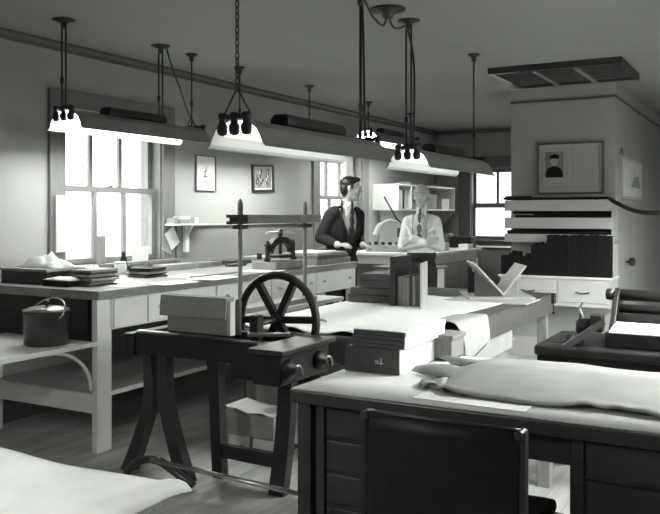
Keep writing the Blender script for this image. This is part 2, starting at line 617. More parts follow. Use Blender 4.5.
pendant(-4.11, 3.81, 5.17, 2.0, 'glaring lit fluorescent pendant hanging in front of the near window', [(3.80, 'double'), (4.75, 'double'), (5.12, 'vee')], T_HOT)
pendant(-4.11, 5.72, 7.05, 2.02, 'pendant lamp mostly hidden behind the large lamp near the two framed pictures', [(5.78, 'rod'), (6.97, 'rod')], T_HOT)
pendant(-4.11, 8.24, 9.58, 2.26, 'glowing pendant lamp nearest the far window above the young man in a dark suit', [(8.3, 'rod'), (9.5, 'rod')], T_HOT)
pendant(-2.14, 2.98, 4.30, 1.745, 'large grey pendant lamp on a link chain over the hand wheel', [(2.99, 'chain'), (4.22, 'cord')], T_MID)
pendant(-2.14, 4.91, 6.25, 1.745, 'grey pendant lamp over the bald man with crossed arms', [(4.92, 'double'), (6.22, 'rod')], T_MID)
T_FILL = tube_mat('fill_tube', 110.0)  # tubes for the added fill lamps outside the view
pendant(-.17, 3.60, 4.92, 1.745, 'unseen pendant lamp added to brighten the right half of the writing desk', [(3.62, 'rod'), (4.84, 'rod')], T_FILL)  # out of view, added to give the desk its brightness
pendant(-.17, 5.53, 6.87, 1.745, 'unseen pendant lamp added beyond the black machine to light the desk from behind', [(5.55, 'rod'), (6.8, 'rod')], T_FILL)  # out of view, added as back light for desk and machine
pendant(-2.14, -.15, 1.19, 1.745, 'unseen pendant lamp added to brighten the lower left table', [(-.1, 'rod'), (1.1, 'rod')], tube_mat('fill_tube_near', 45.0))  # out of view, added to light the pale sheet below
# power outlet rose on the ceiling with two swagged cables
e = thing('ceiling_outlet', (-2.133, 4.58, 2.69), 'round ceiling outlet with two cables looping to the pendant lamps', 'ceiling outlet')
B().lathe([(.11, ZC), (.11, ZC - .012), (.04, ZC - .03), (.03, ZC - .06), (.001, ZC - .06)], (-2.133, 4.58, 0), 20).build('outlet_plate', M_FIX, e)
B().tube(curve_pts([(-2.133, 4.57, 2.67), (-2.13, 4.5, 2.60), (-2.14, 4.38, 2.63), (-2.14, 4.25, 2.70), (-2.13, 4.235, 2.5), (-2.12, 4.235, 1.9)]), .007, 8).build('cable', M_FIX, e)
B().tube(curve_pts([(-2.133, 4.59, 2.67), (-2.13, 4.66, 2.62), (-2.14, 4.78, 2.64), (-2.14, 4.9, 2.66), (-2.11, 4.94, 2.4), (-2.12, 4.95, 1.9)]), .007, 8).build('cable', M_FIX, e)
e = thing('ceiling_cable', (-4.11, 4.75, 2.2), 'slack dark cable drooping from the ceiling to the glaring lamp', 'cable')
B().tube(curve_pts([(-4.08, 4.78, 2.71), (-4.05, 4.80, 2.58), (-4.05, 4.9, 2.42), (-4.07, 5.02, 2.25), (-4.09, 5.14, 2.15)]), .006, 8).build('cable_run', M_FIX, e)

# ------------------------------------------------------------------ long workbench under the windows
CX, CY0, CY1, CZ = -3.57, 3.57, 6.98, 0.98
wb = thing('workbench', (-4.1, 5.2, 0), 'long white workbench with a thick dark top under the windows', 'workbench')
B().box(XL + .03, CX, CY0, CY1, CZ - .055, CZ).build('worktop', M_TOP, wb, bev=.005)
b = B()
b.box(-3.66, CX - .02, CY0 + .12, CY1 - .05, .735, CZ - .055)
b.build('carcass', M_WHITE, wb)
B().box(XL + .05, -3.68, CY0 + .02, CY0 + .05, .66, CZ - .055).build('end_panel', M_DWOOD, wb)
for (a, d) in ((3.71, 4.0), (4.02, 4.72), (4.75, 5.45), (5.48, 6.18), (6.21, 6.9)):
    dr = B().box(CX - .021, CX - .006, a, d, .745, CZ - .062).build('drawer', M_WHITE, wb, bev=.003)
    for k in ((.15, .85) if d - a > .4 else ()):
        yy = a + (d - a) * k
        B().lathe([(.004, 0), (.006, .012), (.014, .018), (.012, .028), (.001, .03)], (CX - .006, yy, .84), 12, 'X').build('drawer_knob', M_STEEL, dr)
for (x, y) in ((-3.635, CY0 + .01), (-3.635, CY1 - .13), (-4.62, CY0 + .01), (-4.62, CY1 - .13)):
    B().box(x, x + .045, y, y + .12, 0, CZ - .055).build('leg', M_WHITE, wb, bev=.003)
B().box(-4.6, -3.62, CY0 + .05, CY1 - .03, .325, .345).build('low_shelf', M_CREAM, wb)
B().box(-4.6, -3.637, CY0 + .02, CY0 + .045, .235, .35).build('shelf_rail', M_WHITE, wb)
B().box(-3.62, -3.605, CY0 + .13, CY1 - .13, .325, .352).build('shelf_edge', M_WHITE, wb)
B().box(-4.4, -3.60, 2.86, CY0 + .01, .655, .672).box(-3.60, -3.588, 2.86, CY0 + .01, .65, .676).build('side_shelf', M_WHITE, wb)
arc = [(-3.615, 3.55 - .34 * math.sin(t), .655 - .26 * (1 - math.sin(t)) ** 1.0 - 0 if False else .655 - .27 * (1 - math.sin(t)) ) for t in [0]]
arc = [(-3.62, 3.56 - .33 * (1 - math.cos(t)), .38 + .27 * math.sin(t)) for t in [k * PI / 2 / 10 for k in range(11)]]
B().tube(arc, .012, 8).build('shelf_bracket', M_WHITE, wb)

# stock pot on the side shelf
pt = thing('stock_pot', (-3.80, 3.38, .672), 'dark lidded metal pot standing on the end shelf of the workbench', 'pot')
B().lathe([(.12, .672), (.128, .68), (.13, .86), (.136, .868), (.136, .874), (.128, .874)], (-3.80, 3.38, 0), 28).build('pot_body', M_IRONL, pt)
ld = B().lathe([(.132, .874), (.134, .88), (.1, .892), (.05, .9), (.001, .902)], (-3.80, 3.38, 0), 28).build('pot_lid', M_STEEL, pt)
B().lathe([(.008, .9), (.008, .912), (.02, .92), (.016, .93), (.001, .932)], (-3.80, 3.38, 0), 14).build('lid_knob', M_FIX, ld)
B().tube([(-3.80 + .135 * math.cos(t), 3.38 + .135 * math.sin(t) * .5, .86 + .08 * math.sin(t)) for t in [PI * k / 14 - .35 for k in range(15)]], .005, 6).build('bail_handle', M_STEEL, pt)

# low white bench in front of the workbench, with the sewing frame on it
BZ = .75
lb = thing('low_bench', (-3.37, 5.2, 0), 'low white bench against the front of the long workbench', 'bench')
B().box(-3.55, -3.2, 4.40, 6.0, BZ - .03, BZ).build('bench_top', M_CREAM, lb, bev=.004)
for (x, y, m) in ((-3.545, 4.7, M_DWOOD), (-3.30, 4.7, M_DWOOD), (-3.545, 5.93, M_WHITE), (-3.26, 5.93, M_WHITE)):
    B().box(x, x + .05, y, y + .05, 0, BZ - .03).build('leg', m, lb)

sf = thing('sewing_frame', (-3.33, 5.0, BZ), 'tall two-post wooden sewing frame with a crossbeam', 'sewing frame')
B().box(-3.42, -3.24, 4.42, 5.62, BZ, BZ + .035).build('base_board', M_MWOOD, sf, bev=.004)
for (y, zt) in ((4.69, 1.55), (5.58, 1.545)):
    B().lathe([(.022, BZ + .035), (.022, BZ + .05), (.016, BZ + .06), (.016, 1.33), (.02, 1.34), (.02, zt - .04), (.014, zt - .012), (.004, zt)], (-3.33, y, 0), 16).build('post', M_FRAMEW, sf)
    B().cbox((-3.33, y, 1.35), (.075, .10, .03)).build('post_nut', M_DWOOD, sf, bev=.006)
B().box(-3.355, -3.305, 4.74, 5.80, 1.372, 1.438).build('crossbeam', M_MWOOD, sf, bev=.003)
B().box(-3.36, -3.30, 4.60, 4.74, 1.372, 1.438).box(-3.36, -3.30, 4.565, 4.60, 1.372, 1.392).box(-3.36, -3.30, 4.565, 4.60, 1.418, 1.438).build('beam_end', M_DWOOD, sf)

# ------------------------------------------------------------------ things on the workbench
def slab_stack(n, px, py, w, d, h, name, lab, mats, grp, cat, rz0=0.0, Z=CZ, jitter=.02):
    c = at(px, py, Z=Z)
    z = Z
    names = {0: 'bottom one', n - 1: 'topmost one'}
    for k in range(n):
        hh = h * random.uniform(.7, 1.3)
        rz = rz0 + random.uniform(-.18, .18)
        o = B().cbox((c.x + random.uniform(-jitter, jitter), c.y + random.uniform(-jitter, jitter), z + hh / 2), (w * random.uniform(.88, 1.05), d * random.uniform(.88, 1.05), hh * .92), rz=rz)
        o.build(name, mats[k % len(mats)], label=lab % (names.get(k, ordinal(k) + ' from the bottom')), cat=cat, group=grp, bev=.0015)
        z += hh
    return z


def ordinal(k):
    return ['first', 'second', 'third', 'fourth', 'fifth', 'sixth', 'seventh', 'eighth', 'ninth'][k]


slab_stack(8, 96, 285, .17, .25, .0135, 'folder', 'worn folder in the tall pile near the bench corner, %s', [M_DCLOTH, M_CARD, M_DCLOTH, M_CLOTH], 'folders in the tall pile', 'folder')
slab_stack(5, 147, 276.5, .2, .22, .0125, 'folder', 'dark folder in the low pile past the jar, %s', [M_DCLOTH, M_BLACKB, M_CARD], 'folders in the low pile', 'folder')

c = at(52, 272, Z=CZ)
B().box(-4.62, -4.18, 3.72, 4.02, CZ, CZ + .085).build('shallow_box', M_DWOOD, label='dark shallow box with light lid at the left end of the workbench', cat='box', bev=.004)
B().box(-4.64, -4.16, 3.70, 4.04, CZ + .085, CZ + .102).build('drawing_board', M_CARD, label='grey board lying on the dark shallow box', cat='board', bev=.003)


def crumple(name, c, w, d, h, m, label, cat, seed, n=18, th=.004):
    def f(u, v):
        x, y = (u - .5) * w, (v - .5) * d
        e = (1 - abs(2 * u - 1) ** 3) * (1 - abs(2 * v - 1) ** 3)
        q = noise.noise(Vector((u * 5 + seed, v * 5, seed))) * .5 + .5
        q2 = noise.noise(Vector((u * 11 + seed, v * 11, seed + 4)))
        wob = noise.noise(Vector((u * 3, v * 3, seed + 9))) * .12
        return (c[0] + x * (1 + wob), c[1] + y * (1 - wob), c[2] + th + e * h * (q + .25 * q2 + .2 if q + .25 * q2 + .2 > 0 else 0))
    return B().sheet(f, n, n, th).build(name, m, label=label, cat=cat)


crumple('polishing_cloth', (-4.36, 3.88, CZ + .103), .36, .22, .09, M_PAPER2, 'crumpled pale cloth on the grey board by the window', 'cloth', 3)
B().box(-4.15, -3.93, 3.66, 3.84, CZ, CZ + .038).build('cigar_box', M_BLACKB, label='small flat black box at the bench corner under papers', cat='box')
crumple('scrap_paper', (-4.04, 3.75, CZ + .039), .24, .16, .02, M_PAPER, 'crumpled white paper on the small flat black box', 'paper', 8)
B().box(-4.655, -4.635, 4.63, 4.71, CZ + .001, CZ + .29).build('upright_board', M_MWOOD, label='grey upright board leaning at the near window', cat='board')
bt = thing('ink_bottle', (-4.56, 4.83, CZ), 'small dark bottle between the upright board and a white card', 'bottle')
B().lathe([(.026, CZ), (.028, CZ + .01), (.028, CZ + .11), (.012, CZ + .13), (.012, CZ + .14)], (-4.56, 4.83, 0), 16).build('bottle_body', M_BLACKB, bt)
B().lathe([(.016, CZ + .14), (.016, CZ + .165), (.001, CZ + .166)], (-4.56, 4.83, 0), 12).build('bottle_cap', M_FIX, bt)
jr = thing('glass_jar', (-4.45, 4.68, CZ), 'clouded glass jar standing at the front of the upright board', 'jar')
B().lathe([(.045, CZ), (.047, CZ + .01), (.047, CZ + .07), (.04, CZ + .08)], (-4.45, 4.68, 0), 20).build('jar_body', M_JAR, jr)
B().lathe([(.044, CZ + .08), (.044, CZ + .095), (.001, CZ + .096)], (-4.45, 4.68, 0), 20).build('jar_lid', M_PAPER2, jr)
B().cbox((-4.63, 5.10, CZ + .095), (.004, .19, .19), ry=.12).build('white_card', M_PAPER, label='large blank white card propped against the near window', cat='card')
crumple('wrapping_paper', (-4.48, 4.36, CZ + .002), .2, .38, .09, M_PAPER2, 'heap of crumpled wrapping paper below the near window', 'paper', 15, 24)
for i, (px, py, w, d, rz, lab) in enumerate(((128, 285, .2, .3, .2, 'white sheet lying at the front of the low folder pile'), (172, 283, .21, .33, -.1, 'white sheet near the bench edge behind the clamshell box'), (190, 276, .22, .32, .25, 'white sheet between the small tools on the bench'), (214, 278, .25, .35, .05, 'large white sheet on the bench left of the frame post'), (262, 271, .3, .3, .1, 'white sheet lying beside the iron copying press'))):
    c = at(px, py, Z=CZ)
    B().cbox((c.x, c.y, CZ + .0015), (w, d, .002), rz=rz).build('paper_sheet', M_PAPER, label=lab, cat='paper', group='loose sheets on the workbench')
# low trays and boxes along the back of the bench
for (x, y, w, d, h, m, nm, lab) in ((-4.40, 5.25, .14, .34, .045, M_CARD, 'tray', 'grey cardboard tray on the bench beneath the pinned papers'),
                                    (-4.42, 5.66, .16, .34, .04, M_MWOOD, 'tray', 'wooden tray of scraps on the bench beneath the wall shelf'),
                                    (-4.45, 6.12, .22, .34, .035, M_DCLOTH, 'portfolio', 'dark flat portfolio on the bench beneath the sketch'),
                                    (-4.42, 6.60, .24, .40, .05, M_LWOOD, 'plywood_box', 'light flat wooden box by the left post on the bench'),
                                    (-4.15, 6.35, .16, .2, .02, M_CARD, 'pamphlet', 'thin grey pamphlet on the bench left of the copying press'),
                                    (-4.2, 5.85, .1, .2, .02, M_DCLOTH, 'notebook', 'thin dark notebook among papers on the bench')):
    B().cbox((x, y, CZ + .002 + h / 2), (w, d, h), rz=random.uniform(-.1, .1)).build(nm, m, label=lab, cat=nm.replace('_', ' '), bev=.002)
hm = thing('mallet', (-4.12, 6.1, CZ), 'short dark upright mallet standing on the bench', 'mallet')
B().lathe([(.014, CZ + .003), (.012, CZ + .05), (.01, CZ + .055)], (-4.12, 6.1, 0), 12).build('mallet_handle', M_LWOOD, hm)
B().lathe([(.024, CZ + .055), (.024, CZ + .105), (.02, CZ + .11)], (-4.12, 6.1, 0), 14).build('mallet_head', M_FIX, hm)
B().tube([(-3.72, 4.62, CZ + .008), (-3.70, 5.2, CZ + .008)], .006, 8).build('bone_folder', M_CARD, label='long thin tool lying along the bench edge', cat='tool')

# small iron copying press
cp = thing('copying_press', (-3.71, 5.81, CZ), 'small black iron copying press with a T handle on the workbench', 'press')
X0, Y0 = -3.71, 5.81
B().cbox((X0, Y0, CZ + .035), (.24, .50, .065)).build('press_base', M_MWOOD, cp, bev=.006)
for sg in (-1, 1):
    B().lathe([(.026, CZ + .068), (.03, CZ + .08), (.02, CZ + .1), (.018, CZ + .19), (.028, CZ + .2), (.02, CZ + .215), (.012, CZ + .24), (.001, CZ + .245)], (X0, Y0 + sg * .20, 0), 14).build('press_column', M_IRON, cp)
ptsA = [(Y0 - .20 * math.cos(t), CZ + .15 + .12 * math.sin(t)) for t in [PI * k / 16 for k in range(17)]]
ptsB = [(Y0 - .15 * math.cos(t), CZ + .13 + .085 * math.sin(t)) for t in [PI * k / 16 for k in range(17)]]
b = B()
for k in range(16):
    b.prism([ptsA[k], ptsA[k + 1], ptsB[k + 1], ptsB[k]], 'X', X0 - .025, X0 + .025)
b.build('press_arch', M_IRON, cp)
B().lathe([(.012, CZ + .12), (.016, CZ + .13), (.016, CZ + .285), (.022, CZ + .29), (.022, CZ + .32), (.008, CZ + .335)], (X0, Y0, 0), 12).build('press_screw', M_IRONL, cp)
B().tube([(X0, Y0 - .22, CZ + .303), (X0, Y0, CZ + .306), (X0, Y0 + .22, CZ + .303)], [.011, .014, .011], 10).build('press_handle', M_STEEL, cp)
B().cbox((X0, Y0, CZ + .105), (.15, .2, .02)).build('press_platen', M_IRON, cp, bev=.003)

# stack of flat boards and papers at the far end of the bench
zz = CZ
for k, (w, d, h, m, lab) in enumerate(((.42, .62, .05, M_MWOOD, 'thick wooden board at the bottom of the pile by the suited man'), (.40, .6, .03, M_TABLE, 'wooden board in the middle of the pile by the suited man'), (.38, .58, .025, M_CARD, 'grey millboard near the top of the pile by the suited man'))):
    B().cbox((-3.84, 6.62, zz + h / 2), (w, d, h - .001), rz=.03 * (k - 1)).build('flat_board', m, label=lab, cat='board', group='boards at the far end of the workbench', bev=.002)
    zz += h
B().cbox((-3.86, 6.6, zz + .004), (.3, .46, .006), rz=.12).build('paper_pad', M_PAPER, label='white papers on top of the board pile by the suited man', cat='paper')
B().cbox((-4.45, 6.88, CZ + .02), (.2, .14, .036), rz=-.1).build('paper_ream', M_PAPER2, label='low stack of pale paper behind the copying press', cat='paper')

# wall shelf by the near window with its load
ws = thing('wall_shelf', (-4.6, 5.65, 1.352), 'small white wall shelf right of the near window', 'shelf')
B().box(XL, -4.56, 5.45, 5.93, 1.34, 1.356).build('shelf_board', M_WHITE, ws, bev=.002)
B().box(-4.673, -4.64, 5.70, 5.75, 1.10, 1.34).prism([(-4.672, 1.2), (-4.58, 1.34), (-4.672, 1.34)], 'Y', 5.715, 5.735).build('shelf_bracket', M_WHITE, ws)
for (y, w, h, m, nm, lab) in ((5.49, .05, .05, M_CARD, 'tin', 'small grey tin at the left end of the wall shelf'), (5.62, .16, .035, M_CLOTH, 'small_box', 'low grey box on the wall shelf'), (5.62, .14, .03, M_PAPER2, 'paper_packet', 'pale packet stacked on the low box on the wall shelf'), (5.77, .06, .055, M_PAPER2, 'paper_carton', 'pale carton at the right of the wall shelf')):
    zb = 1.357 + (.036 if nm == 'paper_packet' else 0)
    B().cbox((-4.62, y, zb + h / 2), (.09, w, h), rz=.05).build(nm, m, label=lab, cat=nm.replace('_', ' '), bev=.002)
# papers pinned to the casing
B().cbox((-4.655, 5.535, 1.23), (.003, .13, .17), rx=.55).build('pinned_paper', M_PAPER, label='white paper pinned askew on the window casing, in front', cat='paper')
B().cbox((-4.664, 5.49, 1.18), (.003, .12, .15), rx=-.35).build('pinned_paper', M_CARD, label='grey paper pinned behind the white one on the casing', cat='paper')
B().cbox((-4.655, 4.268, 1.37), (.02, .09, .42)).build('notice_board', M_PAPER2, label='narrow pale board fixed to the left casing of the near window', cat='board')


def framed(name, x, y0, y1, z0, z1, fm, label, fw=.015, roll=0.0, inner=None):
    c = Vector((x + .01, (y0 + y1) / 2, (z0 + z1) / 2))
    r = thing(name, c, label, 'picture')
    w, h = y1 - y0, z1 - z0
    b = B()
    for (a, d, e, g) in ((-w / 2, w / 2, h / 2 - fw, h / 2), (-w / 2, w / 2, -h / 2, -h / 2 + fw), (-w / 2, -w / 2 + fw, -h / 2 + fw, h / 2 - fw), (w / 2 - fw, w / 2, -h / 2 + fw, h / 2 - fw)):
        b.box(c.x - .01, c.x + .012, c.y + a, c.y + d, c.z + e, c.z + g)
    b.build('picture_frame', fm, r)
    mt = B().box(c.x - .008, c.x - .002, c.y - w / 2 + fw, c.y + w / 2 - fw, c.z - h / 2 + fw, c.z + h / 2 - fw).build('picture_mount', M_PAPER, r)
    if inner: inner(c, w, h, mt)
    r.rotation_euler = (roll, 0, 0)
    return r


def sketch(c, w, h, mt):
    b = B()
    pts = [(-.01, -.07), (.0, -.06), (.0, .02), (.01, .03), (0, .07)]
    for (u, v, l, a) in ((0, -.02, .10, PI / 2), (-.02, -.05, .06, PI / 2), (.02, -.05, .06, PI / 2), (0, -.03, .06, 0), (0, 0.02, .045, .3), (-.01, -.08, .07, .05), (.008, .035, .05, PI / 2 - .2), (-.012, -.01, .04, PI / 2)):
        b.cbox((c.x - .0015, c.y + u, c.z + v), (.001, l, .007), rx=a)
    b.build('drawing', M_DCLOTH, mt)


def litho(c, w, h, mt):
    b = B()
    rr = random.Random(4)
    b.box(c.x - .002, c.x - .001, c.y - w / 2 + .045, c.y + w / 2 - .045, c.z - h / 2 + .04, c.z + h / 2 - .04)
    o = b.build('print', M_CARD, mt)
    b = B()
    for k in range(26):
        u, v = rr.uniform(-.12, .12), rr.uniform(-.08, .08)
        b.cbox((c.x - .0004, c.y + u, c.z + v), (.0008, rr.uniform(.01, .03), rr.uniform(.015, .05)))
    b.build('print_darks', M_DCLOTH, mt)
    b = B()
    for k in range(12):
        u, v = rr.uniform(-.11, .11), rr.uniform(-.07, .07)
        b.cbox((c.x + .0002, c.y + u, c.z + v), (.0008, rr.uniform(.008, .02), rr.uniform(.01, .04)))
    b.build('print_lights', M_PAPER, mt)


framed('framed_sketch', XL, 5.90, 6.20, 1.655, 1.985, M_TRIM, 'thin-framed tall sketch, left one of two pictures on the window wall', .008, 0, sketch)
framed('framed_print', XL, 6.81, 7.21, 1.665, 1.955, M_DWOOD, 'dark-framed print hanging slightly askew, right of the tall sketch', .028, .04, litho)

# ------------------------------------------------------------------ far end: shelf unit, tables
su = thing('shelf_unit', (-4.5, 10.6, 1.49), 'white open wall shelf unit behind the bald man', 'shelf unit')
XS = -4.33
B().box(XL, XS, 9.62, 11.72, 1.81, 1.832).box(XL, XS, 9.62, 11.72, 1.485, 1.505).build('shelf_board', M_WHITE, su)
B().box(XL, XL + .012, 9.62, 11.72, 1.505, 1.81).build('back_panel', M_WHITE, su)
for y in (9.62, 10.05, 10.56, 11.70):
    B().box(XL + .012, XS, y, y + .02, 1.505, 1.81).build('upright', M_WHITE, su)
B().prism([(XL, 1.1), (XL + .03, 1.1), (XS, 1.485), (XL, 1.485)], 'Y', 11.70, 11.72).build('end_bracket', M_CREAM, su)
B().box(XL + .012, XL + .03, 9.8, 11.5, 1.0, 1.485).build('lower_back_panel', M_CREAM, su)
for i, (y, w, h, m) in enumerate(((9.68, .05, .22, M_DCLOTH), (9.74, .05, .24, M_PAPER2), (9.80, .045, .25, M_PAPER), (9.86, .06, .24, M_BLACKB), (9.93, .05, .26, M_PAPER2))):
    B().box(-4.6, XS - .03, y - w / 2 + .003, y + w / 2 - .003, 1.506, 1.506 + h).build('binder', m, label='binder standing in the left bay of the shelf unit, %s from the left' % ordinal(i), cat='binder', group='binders in the shelf unit', bev=.002)
B().box(-4.6, -4.42, 10.66, 11.2, 1.506, 1.72).build('carton', M_CARD, label='large grey carton in the right bay of the shelf unit', cat='carton', bev=.003)
B().box(-4.6, -4.38, 11.3, 11.6, 1.506, 1.66).build('carton', M_PAPER2, label='pale carton at the right end of the shelf unit', cat='carton', bev=.003)
B().box(-4.6, -4.4, 10.12, 10.45, 1.506, 1.60).build('tool_tray', M_CARD, label='grey tray in the middle bay of the shelf unit', cat='tray', bev=.003)
B().cbox((-4.5, 10.35, 1.833 + .02), (.2, .5, .04), rz=.1).build('parcel', M_CLOTH, label='flat grey parcel on top of the shelf unit', cat='parcel')
B().cbox((-4.5, 10.95, 1.833 + .012), (.22, .5, .022), rz=-.1).build('roll_of_cloth', M_DCLOTH, label='thin dark bundle on top of the shelf unit', cat='bundle')

ft = thing('far_table', (-4.1, 9.6, 0), 'white table at the back window behind the two men', 'table')
B().box(-4.68, -3.53, 8.7, 10.6, .945, .98).build('table_top', M_WHITE, ft, bev=.004)
B().box(-4.62, -3.57, 8.76, 10.5, .84, .945).build('apron', M_CREAM, ft)
for (x, y) in ((-3.62, 8.76), (-4.6, 8.76), (-3.62, 10.45), (-4.6, 10.45)):
    B().box(x, x + .06, y, y + .06, 0, .84).build('leg', M_WHITE, ft)
ft2 = thing('window_table', (-3.4, 11.3, 0), 'dark low cabinet beneath the back wall window', 'cabinet')
B().box(-4.3, -2.55, 11.25, 11.85, .05, .93).build('cabinet_body', M_MWOOD, ft2)
B().box(-4.32, -2.53, 11.22, 11.86, .93, .96).build('cabinet_top', M_DESK, ft2)
# stuff on the far table
c = at(463, 247.5, Z=.98)
ty = thing('card_index_box', (c.x, c.y, .98), 'dark case with a raised left end on the far white table', 'case')
B().cbox((c.x, c.y, 1.055), (.30, .22, .15)).build('case_body', M_BLACKB, ty, bev=.01)
B().cbox((c.x - .2, c.y, 1.075), (.06, .18, .19)).build('case_end', M_DCLOTH, ty, bev=.01)
B().cbox((-3.62, 10.2, .981 + .03), (.13, .2, .06)).build('white_carton', M_PAPER, label='low white carton at the right end of the far table', cat='carton')
c = at(441, 247, Z=.98)
B().lathe([(.03, .98), (.03, 1.07), (.02, 1.08)], (c.x, c.y, 0), 14).build('white_cup', M_PAPER, label='small white cup beside the bald man on the far table', cat='cup')
# long tool tray and papers between the two men
tr = thing('type_tray', (-4.15, 9.0, .98), 'long dark tool rack standing on the far table between the men', 'tool rack')
B().box(-4.42, -3.75, 8.85, 9.15, .981, 1.06).build('rack_box', M_MWOOD, tr, bev=.004)
b = B()
for k in range(14):
    x = -4.40 + k * .047
    b.lathe([(.012, 1.06), (.014, 1.085), (.006, 1.10)], (x, 8.93 + .05 * (k % 2), 0), 8)
b.build('tool_handle', M_BLACKB, tr)
B().cbox((-3.86, 9.45, 1.032), (.45, .35, .1)).build('paper_stack', M_PAPER2, label='thick pale paper stack on the far table behind the tool rack', cat='paper')
# desk lamp
dl = thing('desk_lamp', (-4.2, 9.3, .98), 'jointed desk lamp with a pale shade between the two men', 'lamp')
B().lathe([(.08, .981), (.08, 1.0), (.02, 1.02), (.001, 1.02)], (-4.2, 9.5, 0), 18).cbox((-4.2, 9.5, 1.2), (.13, .12, .12)).build('lamp_base', M_FIX, dl)
B().tube([(-4.2, 9.5, 1.0), (-4.22, 9.5, 1.3)], .016, 8).build('lamp_post', M_FIX, dl)
B().tube([(-4.22, 9.5, 1.30), (-4.28, 9.45, 1.38), (-4.42, 9.38, 1.66)], .013, 8).build('lamp_arm', M_FIX, dl)
B().tube(curve_pts([(-4.22, 9.5, 1.30), (-4.34, 9.40, 1.36), (-4.44, 9.33, 1.30), (-4.50, 9.28, 1.16)]), [.016] * 8 + [.02] * 8 + [.04] * 8 + [.05], 12).build('lamp_shade', M_CARD, dl)

# chest of drawers / crate stack between bench end and middle table
cs = thing('supply_cabinet', (-3.35, 7.9, 0), 'pale low cabinet behind the tiered dark boxes', 'cabinet')
B().box(-3.75, -3.15, 7.75, 8.2, .05, .86).build('cabinet_body', M_WHITE, cs, bev=.004)
B().box(-3.78, -3.12, 7.72, 8.23, .86, .885).build('cabinet_top', M_TOP, cs, bev=.004)

# ------------------------------------------------------------------ middle table
TX0, TX1, TY0, TY1, TZ = -2.95, -1.70, 3.98, 7.04, .76
mt = thing('bench_table', (-2.3, 5.5, 0), 'heavy wooden table with thick top in the middle of the room', 'table')
B().box(TX0, TX1, TY0, TY1, TZ - .16, TZ).build('table_top', M_TABLE, mt, bev=.005)
B().box(TX0 + .10, TX1 - .025, TY0 + .30, 5.87, .46, .60).build('drawer_case', M_CARD, mt)
B().box(TX0 + .08, TX1 - .3, 4.28, 6.9, .36, .385).build('low_shelf', M_LWOOD, mt)
for (x, y) in ((TX1 - .12, TY1 - .12), (TX0 + .05, TY1 - .12), (TX1 - .12, TY0 + .22), (TX0 + .01, TY0 + .22)):
    B().box(x, x + .08, y, y + .08, 0, .60).build('leg', M_MWOOD, mt, bev=.004)


def big_sheet(u, v):
    x = TX0 + .01 + u * (1.08 + .02 * math.sin(v * 9))
    y = TY0 + .03 + v * 2.28 + .04 * math.sin(u * 7 + 1) * v
    z = TZ + .005 + .006 * abs(noise.noise(Vector((u * 4, v * 4, 1))))
    if v < .12:
        z += .03 * (1 - v / .12) * max(0, noise.noise(Vector((u * 6, 2, 5))) + .15)
    return (x, y, z)


B().sheet(big_sheet, 44, 44, .003).build('paper_cover', M_PAPER, label='big white sheet spread over the middle table', cat='paper')


def drape(u, v):
    # a loose sheet arching over the right edge of the table and hanging down
    y = 4.50 + v * .62 + .05 * math.sin(u * 4)
    s_ = u * .52
    if s_ < .22:
        x, z = TX1 - .21 + s_, TZ + .012 + .035 * math.sin(s_ / .22 * PI * .6) * (.3 + .7 * (1 - v))
    else:
        t = min(1, (s_ - .22) / .30)
        x = TX1 + .012 + .10 * math.sin(t * 1.6) * (1 - .55 * v)
        z = TZ + .04 - .02 * v - .24 * t ** 1.3 * (1 - .35 * v)
    return (x, y + .02 * math.sin(u * 7) * v, z)


B().sheet(drape, 26, 14, .003).build('curled_sheet', M_DRAPE, label='curled pale sheet slipping over the right edge of the middle table', cat='paper')

# book cradle (V-shaped) on a pale board
cr = thing('book_cradle', (-2.03, 6.50, TZ + .02), 'V-shaped wooden book cradle on the far end of the middle table', 'book cradle', rz=.50)
B().box(-.26, .26, -.26, .26, -.012, 0).build('cradle_base', M_LWOOD, cr)
for sg, w, nm in ((-1, .35, 'left_wing'), (1, .30, 'right_wing')):
    a = math.radians(47 if sg < 0 else 52)
    d = Vector((sg * math.cos(a), 0, math.sin(a)))
    nrm = Vector((-sg * math.sin(a), 0, math.cos(a)))
    p = Vector((0.02, 0, .005))
    t = .016
    poly = [p, p + d * w, p + d * w + nrm * t, p + nrm * t]
    B().prism([(q.x, q.z) for q in poly], 'Y', -.19, .19).build('cradle_wing', M_LWOOD, cr, bev=.002)
for sg, w, a in ((-1, .315, math.radians(47)), (1, .22, math.radians(52))):
    for y in (-.17, .15):
        x1 = sg * w * math.cos(a) * .97
        B().prism([(0.02, 0), (x1, w * math.sin(a) * .95), (x1, 0)], 'Y', y, y + .018).build('cradle_support', M_DESK if sg < 0 else M_MWOOD, cr)  # left supports in darker wood: their shade is put into the colour
B().box(-2.30, -1.655, 6.0, 6.42, TZ + .001, TZ + .010).build('drawing_board', M_LWOOD, label='thin pale board under the book cradle at the table edge', cat='board')
cr.location.z = TZ + .023
cr.location.y = 6.46

